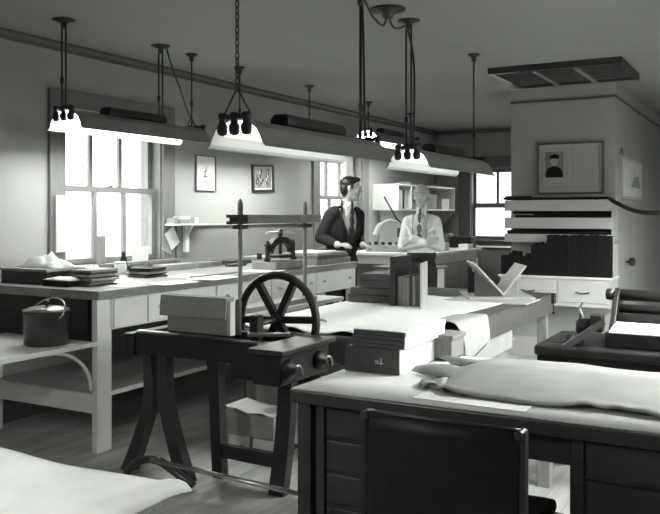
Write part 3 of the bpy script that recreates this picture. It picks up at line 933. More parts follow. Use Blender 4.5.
# tiered dark boxes and books standing on the middle table
y = 5.52
def pX(px, Y): return at(px, 300, Y=Y).x
for k, (pa, pb, za, zb2) in enumerate(((348, 391, .772, .828), (350, 391, .829, .882), (360, 391, .883, .937), (360, 391, .938, .992))):
    B().box(pX(pa, y), pX(pb, y), y, y + .25, za, zb2 - .002).build('flat_box', M_DCLOTH, label='dark flat box in the tiered pile, %s' % ['at the bottom', 'second from the bottom', 'third from the bottom', 'topmost'][k], cat='box', group='tiered dark boxes', bev=.002)
B().box(pX(390, 5.4), pX(395, 5.4), 5.4, 5.7, .772, 1.13).build('pressing_board', M_DWOOD, label='tall dark board upright beside the tiered boxes', cat='board')
xs = [395.5, 399, 402.5, 406, 409.5, 412.5, 415]
for k in range(6):
    h = [.21, .205, .21, .20, .23, .22][k]
    B().box(pX(xs[k], 5.45), pX(xs[k + 1], 5.45) - .002, 5.45, 5.65, .772, .772 + h).build('upright_book', [M_CARD, M_CLOTH, M_CARD, M_CLOTH, M_DCLOTH, M_CARD][k], label='grey book standing between two tall boards, %s from the left' % ordinal(k), cat='book', group='books between the boards', bev=.002)
B().cbox((pX(418.5, 5.35), 5.45, .772 + .16), (.012, .30, .32), rz=.25).build('pressing_board', M_LWOOD, label='tall pale board upright at the right of the small books', cat='board')

# small things on the middle table
b = B().tube(curve_pts([(-2.75, 4.35, TZ + .02), (-2.6, 4.3, TZ + .03), (-2.52, 4.42, TZ + .02), (-2.45, 4.36, TZ + .02)]), .008, 8)
b.build('cord', M_CARD, label='short tangle of cord at the left edge of the big sheet', cat='cord')

# ------------------------------------------------------------------ board press with hand wheel
pr = thing('bench_press', (-2.6, 3.5, 0), 'black iron bookbinding press with a large spoked hand wheel', 'press')
# two long rails along x, end block, right bed
B().box(-3.09, -2.22, 3.36, 3.42, .68, .80).build('front_rail', M_IRON, pr, bev=.01)
B().box(-3.09, -2.22, 3.66, 3.72, .68, .80).build('rear_rail', M_IRON, pr, bev=.01)
B().box(-3.16, -3.09, 3.34, 3.74, .67, .792).build('end_block', M_IRON, pr, bev=.01)
B().box(-3.09, -2.24, 3.42, 3.66, .70, .76).build('press_bed', M_DWOOD, pr)
B().box(-2.23, -2.07, 3.24, 3.72, .62, .775).build('gear_case', M_IRON, pr, bev=.012)
B().box(-2.24, -2.04, 3.21, 3.74, .775, .80).build('case_plate', M_IRONL, pr, bev=.004)
B().box(-2.40, -2.24, 3.30, 3.37, .62, .81).build('rail_head', M_IRON, pr, bev=.01)
B().box(-3.09, -2.8, 3.37, 3.41, .801, .807).build('worn_plate', M_STEEL, pr)
for y in (3.30, 3.60):
    g = B().lathe([(.001, -.01), (.045, -.008), (.05, 0), (.05, .022), (.03, .026), (.02, .05), (.001, .052)], (-2.07, y, .70), 20, 'X').build('gear_boss', M_IRON, pr)
    B().tube([(-2.04 + .012 * math.cos(0), y + .045 * math.cos(t) + .03, .66 + .055 * math.sin(t)) for t in [k * PI / 10 for k in range(0, 8)]], .006, 6).build('spring', M_STEEL, pr)
# hand wheel
WC = Vector((-2.47, 3.84, .850))
R = .250
b = B()
b.tube([WC + Vector((R * math.cos(t), 0, R * math.sin(t))) for t in [2 * PI * k / 48 for k in range(49)]], .023, 10, False)
b.build('wheel_rim', M_IRON, pr)
b = B()
for k in range(6):
    t = math.radians(63 + 60 * k)
    b.bar(WC + Vector((.02 * math.cos(t), 0, .02 * math.sin(t))), WC + Vector(((R - .008) * math.cos(t), 0, (R - .008) * math.sin(t))), .036, .038, up=(-math.sin(t), 0, math.cos(t)))
b.build('wheel_spokes', M_IRON, pr)
B().lathe([(.03, -.03), (.035, -.02), (.035, .03), (.02, .035)], WC, 18, 'Y').build('wheel_hub', M_IRON, pr)
B().tube([WC + Vector((0, -.20, 0)), WC + Vector((0, .04, 0))], .015, 10).build('wheel_axle', M_IRONL, pr)
B().box(-2.50, -2.44, 3.60, 3.66, .75, .90).build('axle_bearing', M_IRON, pr, bev=.01)
B().bar((-2.44, 3.50, .812), (-2.25, 3.62, .812), .06, .015).build('polished_lever', M_STEEL, pr)
# legs
def curved_leg(xt, xm, xf, y, w0, w1, nm='leg', m=M_MWOOD):
    p = curve_pts([(xt, y, .69), (xm, y, .42), ((xm + xf) / 2, y, .18), (xf, y, 0)], 8)
    b = B()
    L, Rr = [], []
    for i, q in enumerate(p):
        t = i / (len(p) - 1)
        w = w0 + (w1 - w0) * t
        L.append((q.x - w / 2, q.z)); Rr.append((q.x + w / 2, q.z))
    for i in range(len(p) - 1):
        b.prism([L[i], Rr[i], Rr[i + 1], L[i + 1]], 'Y', y - .03, y + .03)
    bmesh.ops.remove_doubles(b.bm, verts=b.bm.verts[:], dist=.0005)
    return b.build(nm, m, pr)


curved_leg(-3.07, -3.06, -3.22, 3.46, .062, .085, m=M_DESK)
curved_leg(-2.96, -2.95, -2.81, 3.46, .062, .095, m=M_DESK)
curved_leg(-2.73, -2.71, -2.69, 3.60, .07, .065, m=M_DWOOD)
curved_leg(-2.20, -2.21, -2.26, 3.52, .08, .09, m=M_DWOOD)
B().bar((-2.70, 3.60, .15), (-2.24, 3.54, .165), .04, .07).build('stretcher', M_DWOOD, pr)
B().tube(curve_pts([(-3.15, 3.36, .02), (-3.05, 3.34, .10), (-2.9, 3.33, .13), (-2.76, 3.34, .07), (-2.68, 3.36, .02)]), .022, 8).build('foot_arch', M_IRONL, pr)
B().tube([(-2.93, 3.31, .135), (-1.98, 3.33, .10)], .013, 8).build('treadle_rod', M_STEEL, pr)

# clamshell box and its text block on the press
cb = thing('clamshell_box', (-2.72, 3.50, .80), 'large grey clamshell book box standing on the iron press', 'book box')
B().box(-2.92, -2.515, 3.43, 3.486, .808, .992).build('box_body', M_CLOTH, cb, bev=.004)
B().prism([(3.405, .895), (3.415, .893), (3.424, .993), (3.486, .993), (3.49, 1.006), (3.415, 1.006)], 'X', -2.955, -2.512).build('box_flap', M_CLOTH, cb, bev=.003)
B().box(-2.513, -2.503, 3.436, 3.480, .808, .985).build('page_edge', M_PAPER2, cb)
B().lathe([(.014, .808), (.018, .815), (.018, .985), (.012, .995)], (-2.497, 3.50, 0), 14).build('box_spine', M_DCLOTH, cb)

# books and bundles stacked on the floor under the press
fx, fy = -2.72, 4.04
for (dx, w, h, z0, m, lab) in ((-.085, .15, .07, 0, M_PAPER2, 'small pale bundle at the lower left of the floor stack'), (.085, .15, .065, 0, M_PAPER2, 'small pale bundle at the lower right of the floor stack')):
    B().box(fx + dx - w / 2, fx + dx + w / 2, fy - .1, fy + .12, z0 + .06, z0 + .06 + h).build('paper_bundle', m, label=lab, cat='bundle', group='bundles under the press', bev=.002)
fs = thing('floor_stool', (fx, fy, 0), 'low dark plank stand under the stacked papers', 'stand')
B().box(fx - .19, fx + .19, fy - .12, fy + .14, .04, .059).build('stand_top', M_DWOOD, fs)
for sx in (-.16, .12):
    B().box(fx + sx, fx + sx + .04, fy - .1, fy + .12, 0, .04).build('leg', M_DWOOD, fs)
B().box(fx - .165, fx + .16, fy - .1, fy + .12, .132, .20).build('ledger', M_CARD, label='thick grey ledger in the floor stack under the press, lower of two', cat='ledger', bev=.003)
B().cbox((fx - .01, fy + .01, .20 + .034), (.34, .24, .066), rz=.02).build('ledger', M_CARD, label='thick grey ledger in the floor stack under the press, upper of two', cat='ledger', bev=.003)
def page(u, v): return (fx - .18 + u * .34, fy - .12 + v * .24, .272 + .03 * (1 - u) ** 3 + .012 * math.sin(u * PI * 2) ** 2 * (1 - v))
B().sheet(page, 14, 6, .003).build('open_pamphlet', M_PAPER, label='curled white pamphlet on top of the floor stack', cat='pamphlet')

# ------------------------------------------------------------------ desk at the right
DX0, DX1, DY0, DY1, DZ = -1.69, .75, 2.71, 3.74, .76
dk = thing('writing_desk', (-.5, 3.2, 0), 'large dark wooden desk with a kneehole in the right foreground', 'desk')
B().box(DX0, DX1, DY0, DY1, DZ - .055, DZ - .004).build('desk_top', M_DESK, dk, bev=.006)
for (a, d, nm) in ((DX0 + .08, -1.20, 'pedestal'), (-.62, DX1 - .06, 'pedestal')):
    ped = B().box(a, d, DY0 + .07, DY1 - .06, .04, DZ - .055).build('pedestal', M_DESK, dk, bev=.004)
    xx = a
    n = 1 if a < -1 else 3
    for i in range(n):
        xa, xb = a + (d - a) * i / n, a + (d - a) * (i + 1) / n
        b = B()
        b.box(xa + .01, xa + .05, DY0 + .052, DY0 + .072, .05, .70).box(xb - .05, xb - .01, DY0 + .052, DY0 + .072, .05, .70)
        for z in (.06, .19, .32, .45, .58):
            b.box(xa + .055, xb - .055, DY0 + .058, DY0 + .072, z, z + .11)
        b.build('panelling', M_DESK, ped, bev=.004)
B().box(-1.20, -.62, DY0 + .07, DY0 + .10, .60, DZ - .055).build('kneehole_apron', M_DESK, dk)
for x in (DX0 + .02, DX1 - .08):
    for y in (DY0 + .03, DY1 - .09):
        B().box(x, x + .06, y, y + .06, 0, DZ - .055).build('leg', M_DESK, dk, bev=.003)
def cover(u, v):
    x = DX0 + .006 + u * (DX1 - DX0 - .012)
    y = DY0 + .01 + v * (DY1 - DY0 - .02) + (.012 * noise.noise(Vector((x * 3, v, 7))) * (1 - v))
    return (x, y, DZ)
B().sheet(cover, 30, 4, .003).build('desk_paper', M_PAPER, label='white paper covering the top of the dark desk', cat='paper')
B().cbox((-.98, 2.86, DZ + .003), (.42, .17, .002), rz=-.03).build('paper_strip', M_PAPER2, label='thin pale strip of paper at the front edge of the desk', cat='paper')

# box and stack of boards on the desk
bx = thing('solander_box', (-1.52, 3.4, DZ), 'dark-fronted box with white side at the bottom of the desk pile', 'box')
B().box(-1.665, -1.415, 3.15, 3.63, DZ + .001, DZ + .107).build('box_body', M_PAPER, bx, bev=.002)
lp = B().box(-1.67, -1.41, 3.138, 3.150, DZ + .001, DZ + .110).build('box_spine', M_DCLOTH, bx, bev=.002)
B().box(-1.495, -1.49, 3.1365, 3.138, DZ + .04, DZ + .068).box(-1.520, -1.482, 3.1365, 3.138, DZ + .044, DZ + .047).box(-1.522, -1.502, 3.1365, 3.138, DZ + .053, DZ + .056).build('spine_mark', M_PAPER, lp)
zz = DZ + .112
for k in range(4):
    h = .0178
    r = thing('board_folder', (-1.52, 3.4, zz), 'thin dark-backed white folder on the desk box, %s' % ['bottom of four', 'second from the bottom of four', 'third from the bottom of four', 'top of four'][k], 'folder', 'white folders piled on the desk box')
    o = random.uniform(-.004, .004)
    B().box(-1.622 + o, -1.388 + o, 3.15, 3.62, zz, zz + h - .002).build('folder_leaves', M_PAPER, r)
    B().box(-1.628 + o, -1.384 + o, 3.135, 3.15, zz, zz + h - .001).build('folder_spine', M_DCLOTH, r, bev=.001)
    zz += h
B().box(-1.625, -1.385, 3.14, 3.62, zz, zz + .004).build('cover_board', M_PAPER, label='white board lying on top of the folder pile', cat='board')

# wooden block at the rear edge of the desk
wk = thing('wooden_block', (-1.36, 3.66, DZ), 'small pale wooden box at the rear edge of the desk behind the folders', 'box')
B().box(-1.46, -1.33, 3.55, 3.72, DZ + .012, DZ + .10).build('box_body', M_MWOOD, wk, bev=.003)
B().box(-1.47, -1.32, 3.54, 3.725, DZ + .10, DZ + .122).build('box_lid', M_MWOOD, wk, bev=.003)
for y in (3.56, 3.69):
    B().box(-1.45, -1.34, y, y + .02, DZ + .002, DZ + .012).build('foot', M_DWOOD, wk)

# folded hides on the desk
def hide(u, v):
    x = -1.26 + u * (2.0)
    near = 2.88 + .02 * math.sin(x * 9) + .018 * noise.noise(Vector((x * 5, 1, 2)))
    far = 3.58 + .03 * noise.noise(Vector((x * 3, 5, 2)))
    if u < .1:
        q = (1 - u / .1)
        near += .12 * q * q
    y = near + v * (far - near)
    if v < .55:
        z = .014 + .052 * (v / .55) ** .75
    else:
        z = .066 - .030 * ((v - .55) / .45) ** 1.2
    lft = min(1, u / .08)
    z = z * (.25 + .75 * lft)
    if v < .06: z += .012 * max(0, math.sin(x * 11 + 1) + .4 * math.sin(x * 27) + .3 * math.sin(x * 61))
    if u < .06: z += .03 * max(0, math.sin(v * 17 + .5)) * (1 - u / .06); x += (.09 * math.sin(v * 13) + .04 * math.sin(v * 31)) * (1 - u / .06)
    z += .004 * noise.noise(Vector((x * 6, y * 8, 3)))
    return (x, y, DZ + max(z, .006))
B().sheet(hide, 90, 26, .004).build('leather_hide', M_HIDE, label='long pale folded leather hide lying across the desk', cat='hide')
def hide2(u, v):
    x = -1.235 + u * .32
    y = 2.93 + v * .2 + .03 * math.sin(u * 9)
    z = .006 + .03 * max(0, math.sin(u * 8 + v * 3)) * (1 - v) * (1 - u)
    return (x - .05 * v, y - .06 * u * (1 - v), DZ + z)
B().sheet(hide2, 18, 10, .003).build('leather_offcut', M_HIDE, label='ragged curled leather offcut at the left end of the hide', cat='leather')

# chair in the foreground
ch = thing('desk_chair', (-.92, 2.5, 0), 'black chair with a broad curved leather back at the desk', 'chair')
cy = 2.33
def backp(u, v):
    x = -1.165 + u * .50
    bow = .05 * (1 - (2 * u - 1) ** 2)
    z = .44 + v * (.368 + .012 * (1 - (2 * u - 1) ** 2))
    return (x, cy - bow, z)
b = B()
n = 20
vf = [[Vector(backp(i / n, j / 8)) for j in range(9)] for i in range(n + 1)]
for (dy, flip) in ((0, 0),):
    T = [[b.bm.verts.new(p) for p in r] for r in vf]
    U = [[b.bm.verts.new(p + Vector((0, .035, 0))) for p in r] for r in vf]
    for i in range(n):
        for j in range(8):
            b.bm.faces.new((T[i][j], T[i + 1][j], T[i + 1][j + 1], T[i][j + 1])).smooth = True
            b.bm.faces.new((U[i][j], U[i][j + 1], U[i + 1][j + 1], U[i + 1][j])).smooth = True
        b.bm.faces.new((T[i][0], U[i][0], U[i + 1][0], T[i + 1][0]))
        b.bm.faces.new((T[i][8], T[i + 1][8], U[i + 1][8], U[i][8]))
    for j in range(8):
        b.bm.faces.new((T[0][j], T[0][j + 1], U[0][j + 1], U[0][j]))
        b.bm.faces.new((T[n][j], U[n][j], U[n][j + 1], T[n][j + 1]))
b.build('backrest', M_LEATHER, ch)
B().tube([Vector(backp(i / n, 1)) + Vector((0, .017, .003)) for i in range(n + 1)], .007, 8).build('top_rail', M_DWOOD, ch)
for u, sg in ((0, -1), (1, 1)):
    p = Vector(backp(u, 1))
    B().lathe([(.010, -.02), (.016, -.018), (.012, -.010), (.016, 0), (.012, .01), (.016, .022), (.012, .045), (.006, .05)], (p.x, p.y + .01, p.z - .008), 14, 'Y').build('scroll_end', M_DWOOD, ch)
    B().bar((p.x, cy + .02, 0), (p.x, cy + .02, p.z), .035, .035).build('leg', M_DWOOD, ch)
    B().bar((p.x * .98 - .01, cy + .44, 0), (p.x * .98 - .01, cy + .44, .43), .04, .04).build('leg', M_DWOOD, ch)
B().box(-1.17, -.665, cy + .01, cy + .47, .43, .475).build('seat', M_LEATHER, ch, bev=.015)

# foreground table with a curling sheet, lower left
fg = thing('side_table', (-2.0, 1.0, 0), 'table under a pale sheet at the lower left corner', 'table')
B().box(-2.75, -1.38, .4, 1.60, .70, .745).build('table_top', M_MWOOD, fg)
for (x, y) in ((-2.7, .45), (-1.52, .45), (-2.7, 1.48), (-1.52, 1.48)):
    B().box(x, x + .06, y, y + .06, 0, .70).build('leg', M_MWOOD, fg)
def fgs(u, v):
    x = -2.8 + u * 1.51
    y = .38 + v * 1.27 + .012 * math.sin(x * 8)
    z = .752
    if u > .9:
        q = (u - .9) / .1
        z += .02 * math.sin(q * 2.2) * v
        y -= .05 * q * q * v
    if v > .92:
        z -= .012 * ((v - .92) / .08) ** 2
    return (x, y, z + .003 * noise.noise(Vector((x * 4, y * 4, 0))))
B().sheet(fgs, 40, 30, .004).build('craft_paper', M_PAPER2, label='pale sheet with a curling corner on the lower left table', cat='paper')

# ------------------------------------------------------------------ black machine behind the desk at the right
mc = thing('cutting_machine', (-.2, 4.6, 0), 'black iron machine with rollers and levers at the right edge', 'machine')
MY = 4.27
B().box(-1.14, .8, MY, MY + .62, .70, .752).build('machine_bed', M_IRON, mc, bev=.012)
B().box(-1.13, .76, MY + .02, MY + .58, .40, .70).build('machine_body', M_IRON, mc, bev=.01)
for (x, y) in ((-1.13, MY + .02), (.68, MY + .05), (-1.13, MY + .48), (.68, MY + .48)):
    B().box(x, x + .07, y, y + .07, 0, .40).build('leg', M_LWOOD, mc, bev=.004)
B().box(-.80, .55, MY + .12, MY + .50, .752, .83).build('deck', M_IRONL, mc, bev=.008)
B().cbox((-.2, MY + .17, .850), (1.14, .20, .006), rx=.15).build('feed_sheet', M_PAPER, mc)
for (y, z, r) in ((MY + .40, 1.0, .032), (MY + .36, .93, .024), (MY + .30, .885, .026)):
    B().lathe([(.01, -.80), (r, -.795), (r, .40), (.01, .405)], (0, y, z), 20, 'X').build('roller', M_IRON, mc)
B().lathe([(.012, -.845), (.03, -.84), (.034, -.82), (.03, -.80), (.012, -.795)], (0, MY + .40, 1.0), 16, 'X').build('roller_knob', M_FIX, mc)
B().prism([(MY + .12, .752), (MY + .5, .752), (MY + .47, 1.0), (MY + .40, 1.04), (MY + .33, 1.0), (MY + .26, .90)], 'X', -.795, -.765).build('side_cheek', M_IRON, mc, bev=.005)
B().bar((-.99, MY + .02, .745), (-.80, MY + .1, .885), .03, .03).build('diagonal_arm', M_IRONL, mc)
B().cbox((-.84, MY + .14, .87), (.06, .08, .09)).build('arm_block', M_IRON, mc, bev=.006)
B().lathe([(.05, .0), (.055, .012), (.035, .03), (.03, .045), (.001, .05)], (-.98, MY + .14, .752), 18).build('round_clamp', M_IRON, mc)
B().lathe([(.012, 0), (.014, .03), (.03, .045), (.03, .1), (.014, .12), (.012, .14)], (-.935, MY + .2, .765), 16).cbox((-.90, MY + .2, .86), (.07, .06, .05)).build('gauge_stem', M_IRON, mc)
B().tube(curve_pts([(-.93, MY + .2, .90), (-.945, MY + .2, .935), (-.935, MY + .2, .965), (-.925, MY + .2, .975)]), [.008] * 24 + [.005], 8).build('small_lever', M_STEEL, mc)
B().cbox((-1.04, MY + .06, .756), (.12, .04, .006), rz=.1).build('polished_strip', M_STEEL, mc)

# ------------------------------------------------------------------ chimney wall: racks, books, cabinet, pictures
bc = thing('built_in_cabinet', (-1.89, 7.95, .55), 'white built-in cabinet with two drawers below the row of books', 'cabinet')
B().box(-2.40, -1.36, 7.76, 8.14, .57, .83).build('cabinet_body', M_CREAM, bc)
B().box(-2.42, -1.345, 7.745, 8.14, .83, .85).build('cabinet_top', M_WHITE, bc, bev=.004)
for (a, d) in ((-2.37, -1.87), (-1.84, -1.38)):
    dr = B().box(a, d, 7.748, 7.76, .61, .81).build('drawer', M_CREAM, bc, bev=.004)
    xm = (a + d) / 2
    B().tube(curve_pts([(xm - .06, 7.748, .71), (xm - .045, 7.728, .705), (xm, 7.722, .70), (xm + .045, 7.728, .705), (xm + .06, 7.748, .71)], 4), .006, 8).build('drawer_handle', M_IRON, dr)
rk = thing('rack_shelves', (-1.89, 8.0, 1.18), 'three pale trough-fronted rack shelves on the chimney wall', 'shelves')
for (z0, z1) in ((1.47, 1.575), (1.30, 1.405), (1.165, 1.245)):
    B().box(-2.395, -1.362, 7.885, 7.90, z0, z1).box(-2.395, -1.362, 7.90, 8.158, z0, z0 + .015).box(-2.395, -2.38, 7.90, 8.158, z0, z1).build('rack_shelf', M_CREAM, rk, bev=.002)
B().box(-2.38, -1.37, 8.14, 8.158, 1.18, 1.47).build('rack_back', M_DWOOD, rk)  # dark panel added so the gaps between the shelves look dark inside
B().box(-1.378, -1.362, 7.90, 8.158, .851, 1.58).build('rack_side', M_CREAM, rk)
# rolled tools and rods lying in the racks
for i, (xa, xb, z, r, m, lab) in enumerate(((-2.42, -1.40, 1.592, .012, M_BLACKB, 'long dark rod lying on the top rack shelf'), (-2.42, -2.15, 1.60, .022, M_DWOOD, 'short dark roll at the left end of the top rack shelf'), (-2.30, -1.40, 1.415, .018, M_BLACKB, 'dark roll lying in the middle rack shelf'), (-2.36, -2.12, 1.418, .022, M_PAPER2, 'white rolled paper at the left of the middle rack shelf'), (-2.38, -1.41, 1.262, .02, M_BLACKB, 'dark roll lying in the lowest rack shelf'))):
    yy = 7.93 if i in (0, 2, 4) else 7.99
    zc = {0: 1.47, 1: 1.47, 2: 1.30, 3: 1.30, 4: 1.165}[i]
    B().lathe([(r * .6, xa), (r, xa + .01), (r, xb - .01), (r * .6, xb)], (0, yy, z), 12, 'X').box(xa + .1, xa + .13, yy - .01, yy + .01, zc + .015, z).box(xb - .13, xb - .10, yy - .01, yy + .01, zc + .015, z).build('stored_roll', m, label=lab, cat='roll')

# books
def xb_at(px): return at(px, 260, Y=7.78).x
rb = random.Random(11)
NTH = 'first second third fourth fifth sixth seventh eighth ninth tenth eleventh twelfth thirteenth fourteenth fifteenth sixteenth seventeenth eighteenth nineteenth twentieth twenty-first twenty-second twenty-third twenty-fourth'.split()


def book_row(pa, pb, n, h0, h1, lab, grp, y0=7.775):
    xa, xb = xb_at(pa), xb_at(pb)
    proto = None
    w = (xb - xa) / n
    for k in range(n):
        h = rb.uniform(h0, h1)
        x = xa + k * w
        r = thing('bound_volume', (x + w / 2, y0, .851), lab + ', ' + NTH[k] + ' from the left', 'book', grp)
        r.location = (x + w / 2, y0, .851)
        if proto is None:
            ORG[r.name] = Vector((0, 0, 0))
            cv = B().box(-w * .47, w * .47, -.002, 0, .2, .212).box(-w * .47, w * .47, -.002, 0, .8, .812).box(-w * .47, w * .47, 0, .006, 0, 1).box(-w * .47, -w * .47 + .002, 0, .10, 0, 1).box(w * .47 - .002, w * .47, 0, .10, 0, 1).build('cover', M_BLACKB, r)
            pg = B().box(-w * .42, w * .42, .006, .095, .02, .98).build('page_block', M_CARD, r)
            proto = (cv, pg)
            parts = proto
        else:
            parts = []
            for q in proto:
                d = q.copy(); COL.objects.link(d); d.parent = r; parts.append(d)
        for q in parts:
            q.scale = (1, rb.uniform(.95, 1), h)
book_row(547, 611, 24, .385, .395, 'tall dark bound volume of the tall run', 'tall volumes on the chimney cabinet')
book_row(531, 547, 6, .28, .33, 'medium dark volume between short and tall runs', 'medium volumes on the chimney cabinet')
book_row(501, 531, 11, .17, .235, 'short dark volume of the short run', 'short volumes on the chimney cabinet')

# memorial picture on the chimney
pc = thing('framed_portrait', (-1.81, 8.15, 1.63), 'framed soldier portrait beside a page of text on the chimney wall', 'picture')
xa, xb, za, zb = -2.135, -1.487, 1.635, 2.15
b = B()
for (a, d, e, g) in ((xa, xb, zb - .02, zb), (xa, xb, za, za + .02), (xa, xa + .02, za + .02, zb - .02), (xb - .02, xb, za + .02, zb - .02)):
    b.box(a, d, 8.125, 8.158, e, g)
b.build('picture_frame', M_TRIM, pc)
M_MOUNT = mat('grey_mount_card', 0.42, 0.8, amt=0.05)
B().box(xa + .02, xb - .02, 8.14, 8.157, za + .02, zb - .02).build('picture_mount', M_MOUNT, pc)
b = B()
def outline(bb, x0, x1, z0, z1, w=.006, y=8.138):
    bb.box(x0, x1, y, y + .002, z1 - w, z1).box(x0, x1, y, y + .002, z0, z0 + w).box(x0, x0 + w, y, y + .002, z0, z1).box(x1 - w, x1, y, y + .002, z0, z1)
outline(b, -2.09, -1.84, 1.70, 2.09)
outline(b, -1.79, -1.53, 1.70, 2.09)
b.build('ruled_border', M_CARD, pc)
ph = B().box(-2.055, -1.875, 8.136, 8.139, 1.80, 2.06).build('photograph', M_MWOOD, pc)
def blob(c, rx, rz):
    return [(c[0] + rx * math.cos(2 * PI * k / 20), c[1] + rz * math.sin(2 * PI * k / 20)) for k in range(20)]
B().prism(blob((-1.965, 1.965), .033, .045), 'Y', 8.132, 8.136).build('printed_face', M_MOUNT, ph)
B().prism([(-2.05, 1.805), (-1.88, 1.805), (-1.885, 1.86), (-1.905, 1.895), (-1.945, 1.915), (-1.985, 1.915), (-2.03, 1.895), (-2.047, 1.86)], 'Y', 8.1345, 8.136).prism([(-2.005, 1.99), (-1.92, 1.99), (-1.915, 2.02), (-1.96, 2.035), (-2.01, 2.02)], 'Y', 8.130, 8.134).build('printed_uniform', M_BLACKB, ph)
b = B()
for k in range(15):
    z = 2.06 - k * .022
    w = .1 if k > 0 else .05
    b.box(-1.66 - w, -1.66 + w * rb.uniform(.85, 1), 8.138, 8.140, z - .004, z)
b.build('printed_lines', M_CARD, pc)

# picture on the side of the chimney
p2 = thing('side_picture', (-1.38, 9.0, 1.6), 'pale framed picture on the right-hand side of the chimney', 'picture')
B().box(-1.384, -1.36, 8.36, 9.7, 1.59, 2.02).build('picture_frame', M_LWOOD, p2)
B().box(-1.36, -1.356, 8.45, 9.6, 1.62, 1.99).build('picture_mount', M_PAPER2, p2)
B().prism([(8.9, 1.72), (9.5, 1.72), (9.4, 1.85), (9.1, 1.83)], 'X', -1.356, -1.353).build('drawing', M_CARD, p2)
B().tube(curve_pts([(-1.38, 8.35, 2.03), (-1.375, 8.45, 2.10), (-1.38, 8.55, 2.03)]), .004, 6).build('hanging_wire', M_FIX, p2)
B().tube(curve_pts([(-1.40, 7.905, 1.585), (-1.32, 7.87, 1.54), (-1.22, 7.85, 1.49), (-1.10, 7.84, 1.455), (-.95, 7.84, 1.45)]), .02, 10).build('iron_arm', M_IRON, label='curved black iron arm sticking out from the rack shelves', cat='iron arm')
B().lathe([(.01, -1.385), (.012, -1.36), (.04, -1.345), (.045, -1.31), (.02, -1.29), (.001, -1.288)], (0, 8.75, .95), 16, 'X').build('coat_hook', M_FIX, label='round black hook on the right side of the chimney', cat='hook')
ct = thing('clamp_on_table', (-1.70, 6.99, .70), 'small dark clamp at the far corner of the middle table', 'clamp')
B().box(-1.699, -1.675, 6.93, 7.0, .68, .765).lathe([(.004, .60), (.004, .68)], (-1.687, 6.96, 0), 8).lathe([(.001, .585), (.014, .59), (.014, .603), (.004, .608)], (-1.687, 6.96, 0), 12).build('clamp_body', M_IRON, ct)

# ------------------------------------------------------------------ people
def capsule(bm, p0, r0, p1, r1, n=14, m=5):
    p0, p1 = Vector(p0), Vector(p1)
    d = (p1 - p0)
    if d.length < 1e-5: d = Vector((0, 0, 1e-4))
    dn = d.normalized()
    a = dn.orthogonal().normalized()
    b = dn.cross(a)
    rings = []
    for i in range(m + 1):
        t = -PI / 2 + (PI / 2) * i / m
        rings.append((p0 + dn * (r0 * math.sin(t)), r0 * math.cos(t)))
    for i in range(m + 1):
        t = (PI / 2) * i / m
        rings.append((p1 + dn * (r1 * math.sin(t)), r1 * math.cos(t)))
    R = []
    for (c, r) in rings:
        r = max(r, 1e-4)
        R.append([bm.verts.new(c + (a * math.cos(2 * PI * k / n) + b * math.sin(2 * PI * k / n)) * r) for k in range(n)])
    for i in range(len(R) - 1):
        for k in range(n):
            bm.faces.new((R[i][k], R[i][(k + 1) % n], R[i + 1][(k + 1) % n], R[i + 1][k]))
    bm.faces.new(R[0][::-1]); bm.faces.new(R[-1])


def ellipsoid(bm, c, r, rot=(0, 0, 0), n=20, m=12):
    M = Matrix.Translation(c) @ Matrix.Rotation(rot[2], 4, 'Z') @ Matrix.Rotation(rot[1], 4, 'Y') @ Matrix.Rotation(rot[0], 4, 'X') @ Matrix.Diagonal((*r, 1))
    bmesh.ops.create_uvsphere(bm, u_segments=n, v_segments=m, radius=1, matrix=M)


def fuse(name, fill, m, voxel=.008, smooth=2, cut=None, parent=None, thick=0):
    """fuses overlapping volumes into one continuous skin"""
    bm = bmesh.new()
    fill(bm)
    bmesh.ops.recalc_face_normals(bm, faces=bm.faces[:])
    me = bpy.data.meshes.new(name + '_raw')
    bm.to_mesh(me); bm.free()
    tmp = bpy.data.objects.new(name + '_raw', me)
    COL.objects.link(tmp)
    r = tmp.modifiers.new('r', 'REMESH'); r.mode = 'VOXEL'; r.voxel_size = voxel; r.use_smooth_shade = True
    s = tmp.modifiers.new('s', 'SMOOTH'); s.factor = .5; s.iterations = smooth
    dg = bpy.context.evaluated_depsgraph_get()
    out = bpy.data.meshes.new_from_object(tmp.evaluated_get(dg))
    bpy.data.objects.remove(tmp); bpy.data.meshes.remove(me)
    if cut:
        bm = bmesh.new(); bm.from_mesh(out)
        dead = [v for v in bm.verts if cut(v.co)]
        bmesh.ops.delete(bm, geom=dead, context='VERTS')
        bm.to_mesh(out); bm.free()
    for p in out.polygons: p.use_smooth = True
    out.name = name
    out.materials.clear(); out.materials.append(m)
    o = bpy.data.objects.new(name, out)
    COL.objects.link(o)
    if parent: o.parent = parent
    if thick:
        sd = o.modifiers.new('solid', 'SOLIDIFY'); sd.thickness = thick; sd.offset = -1
    return o


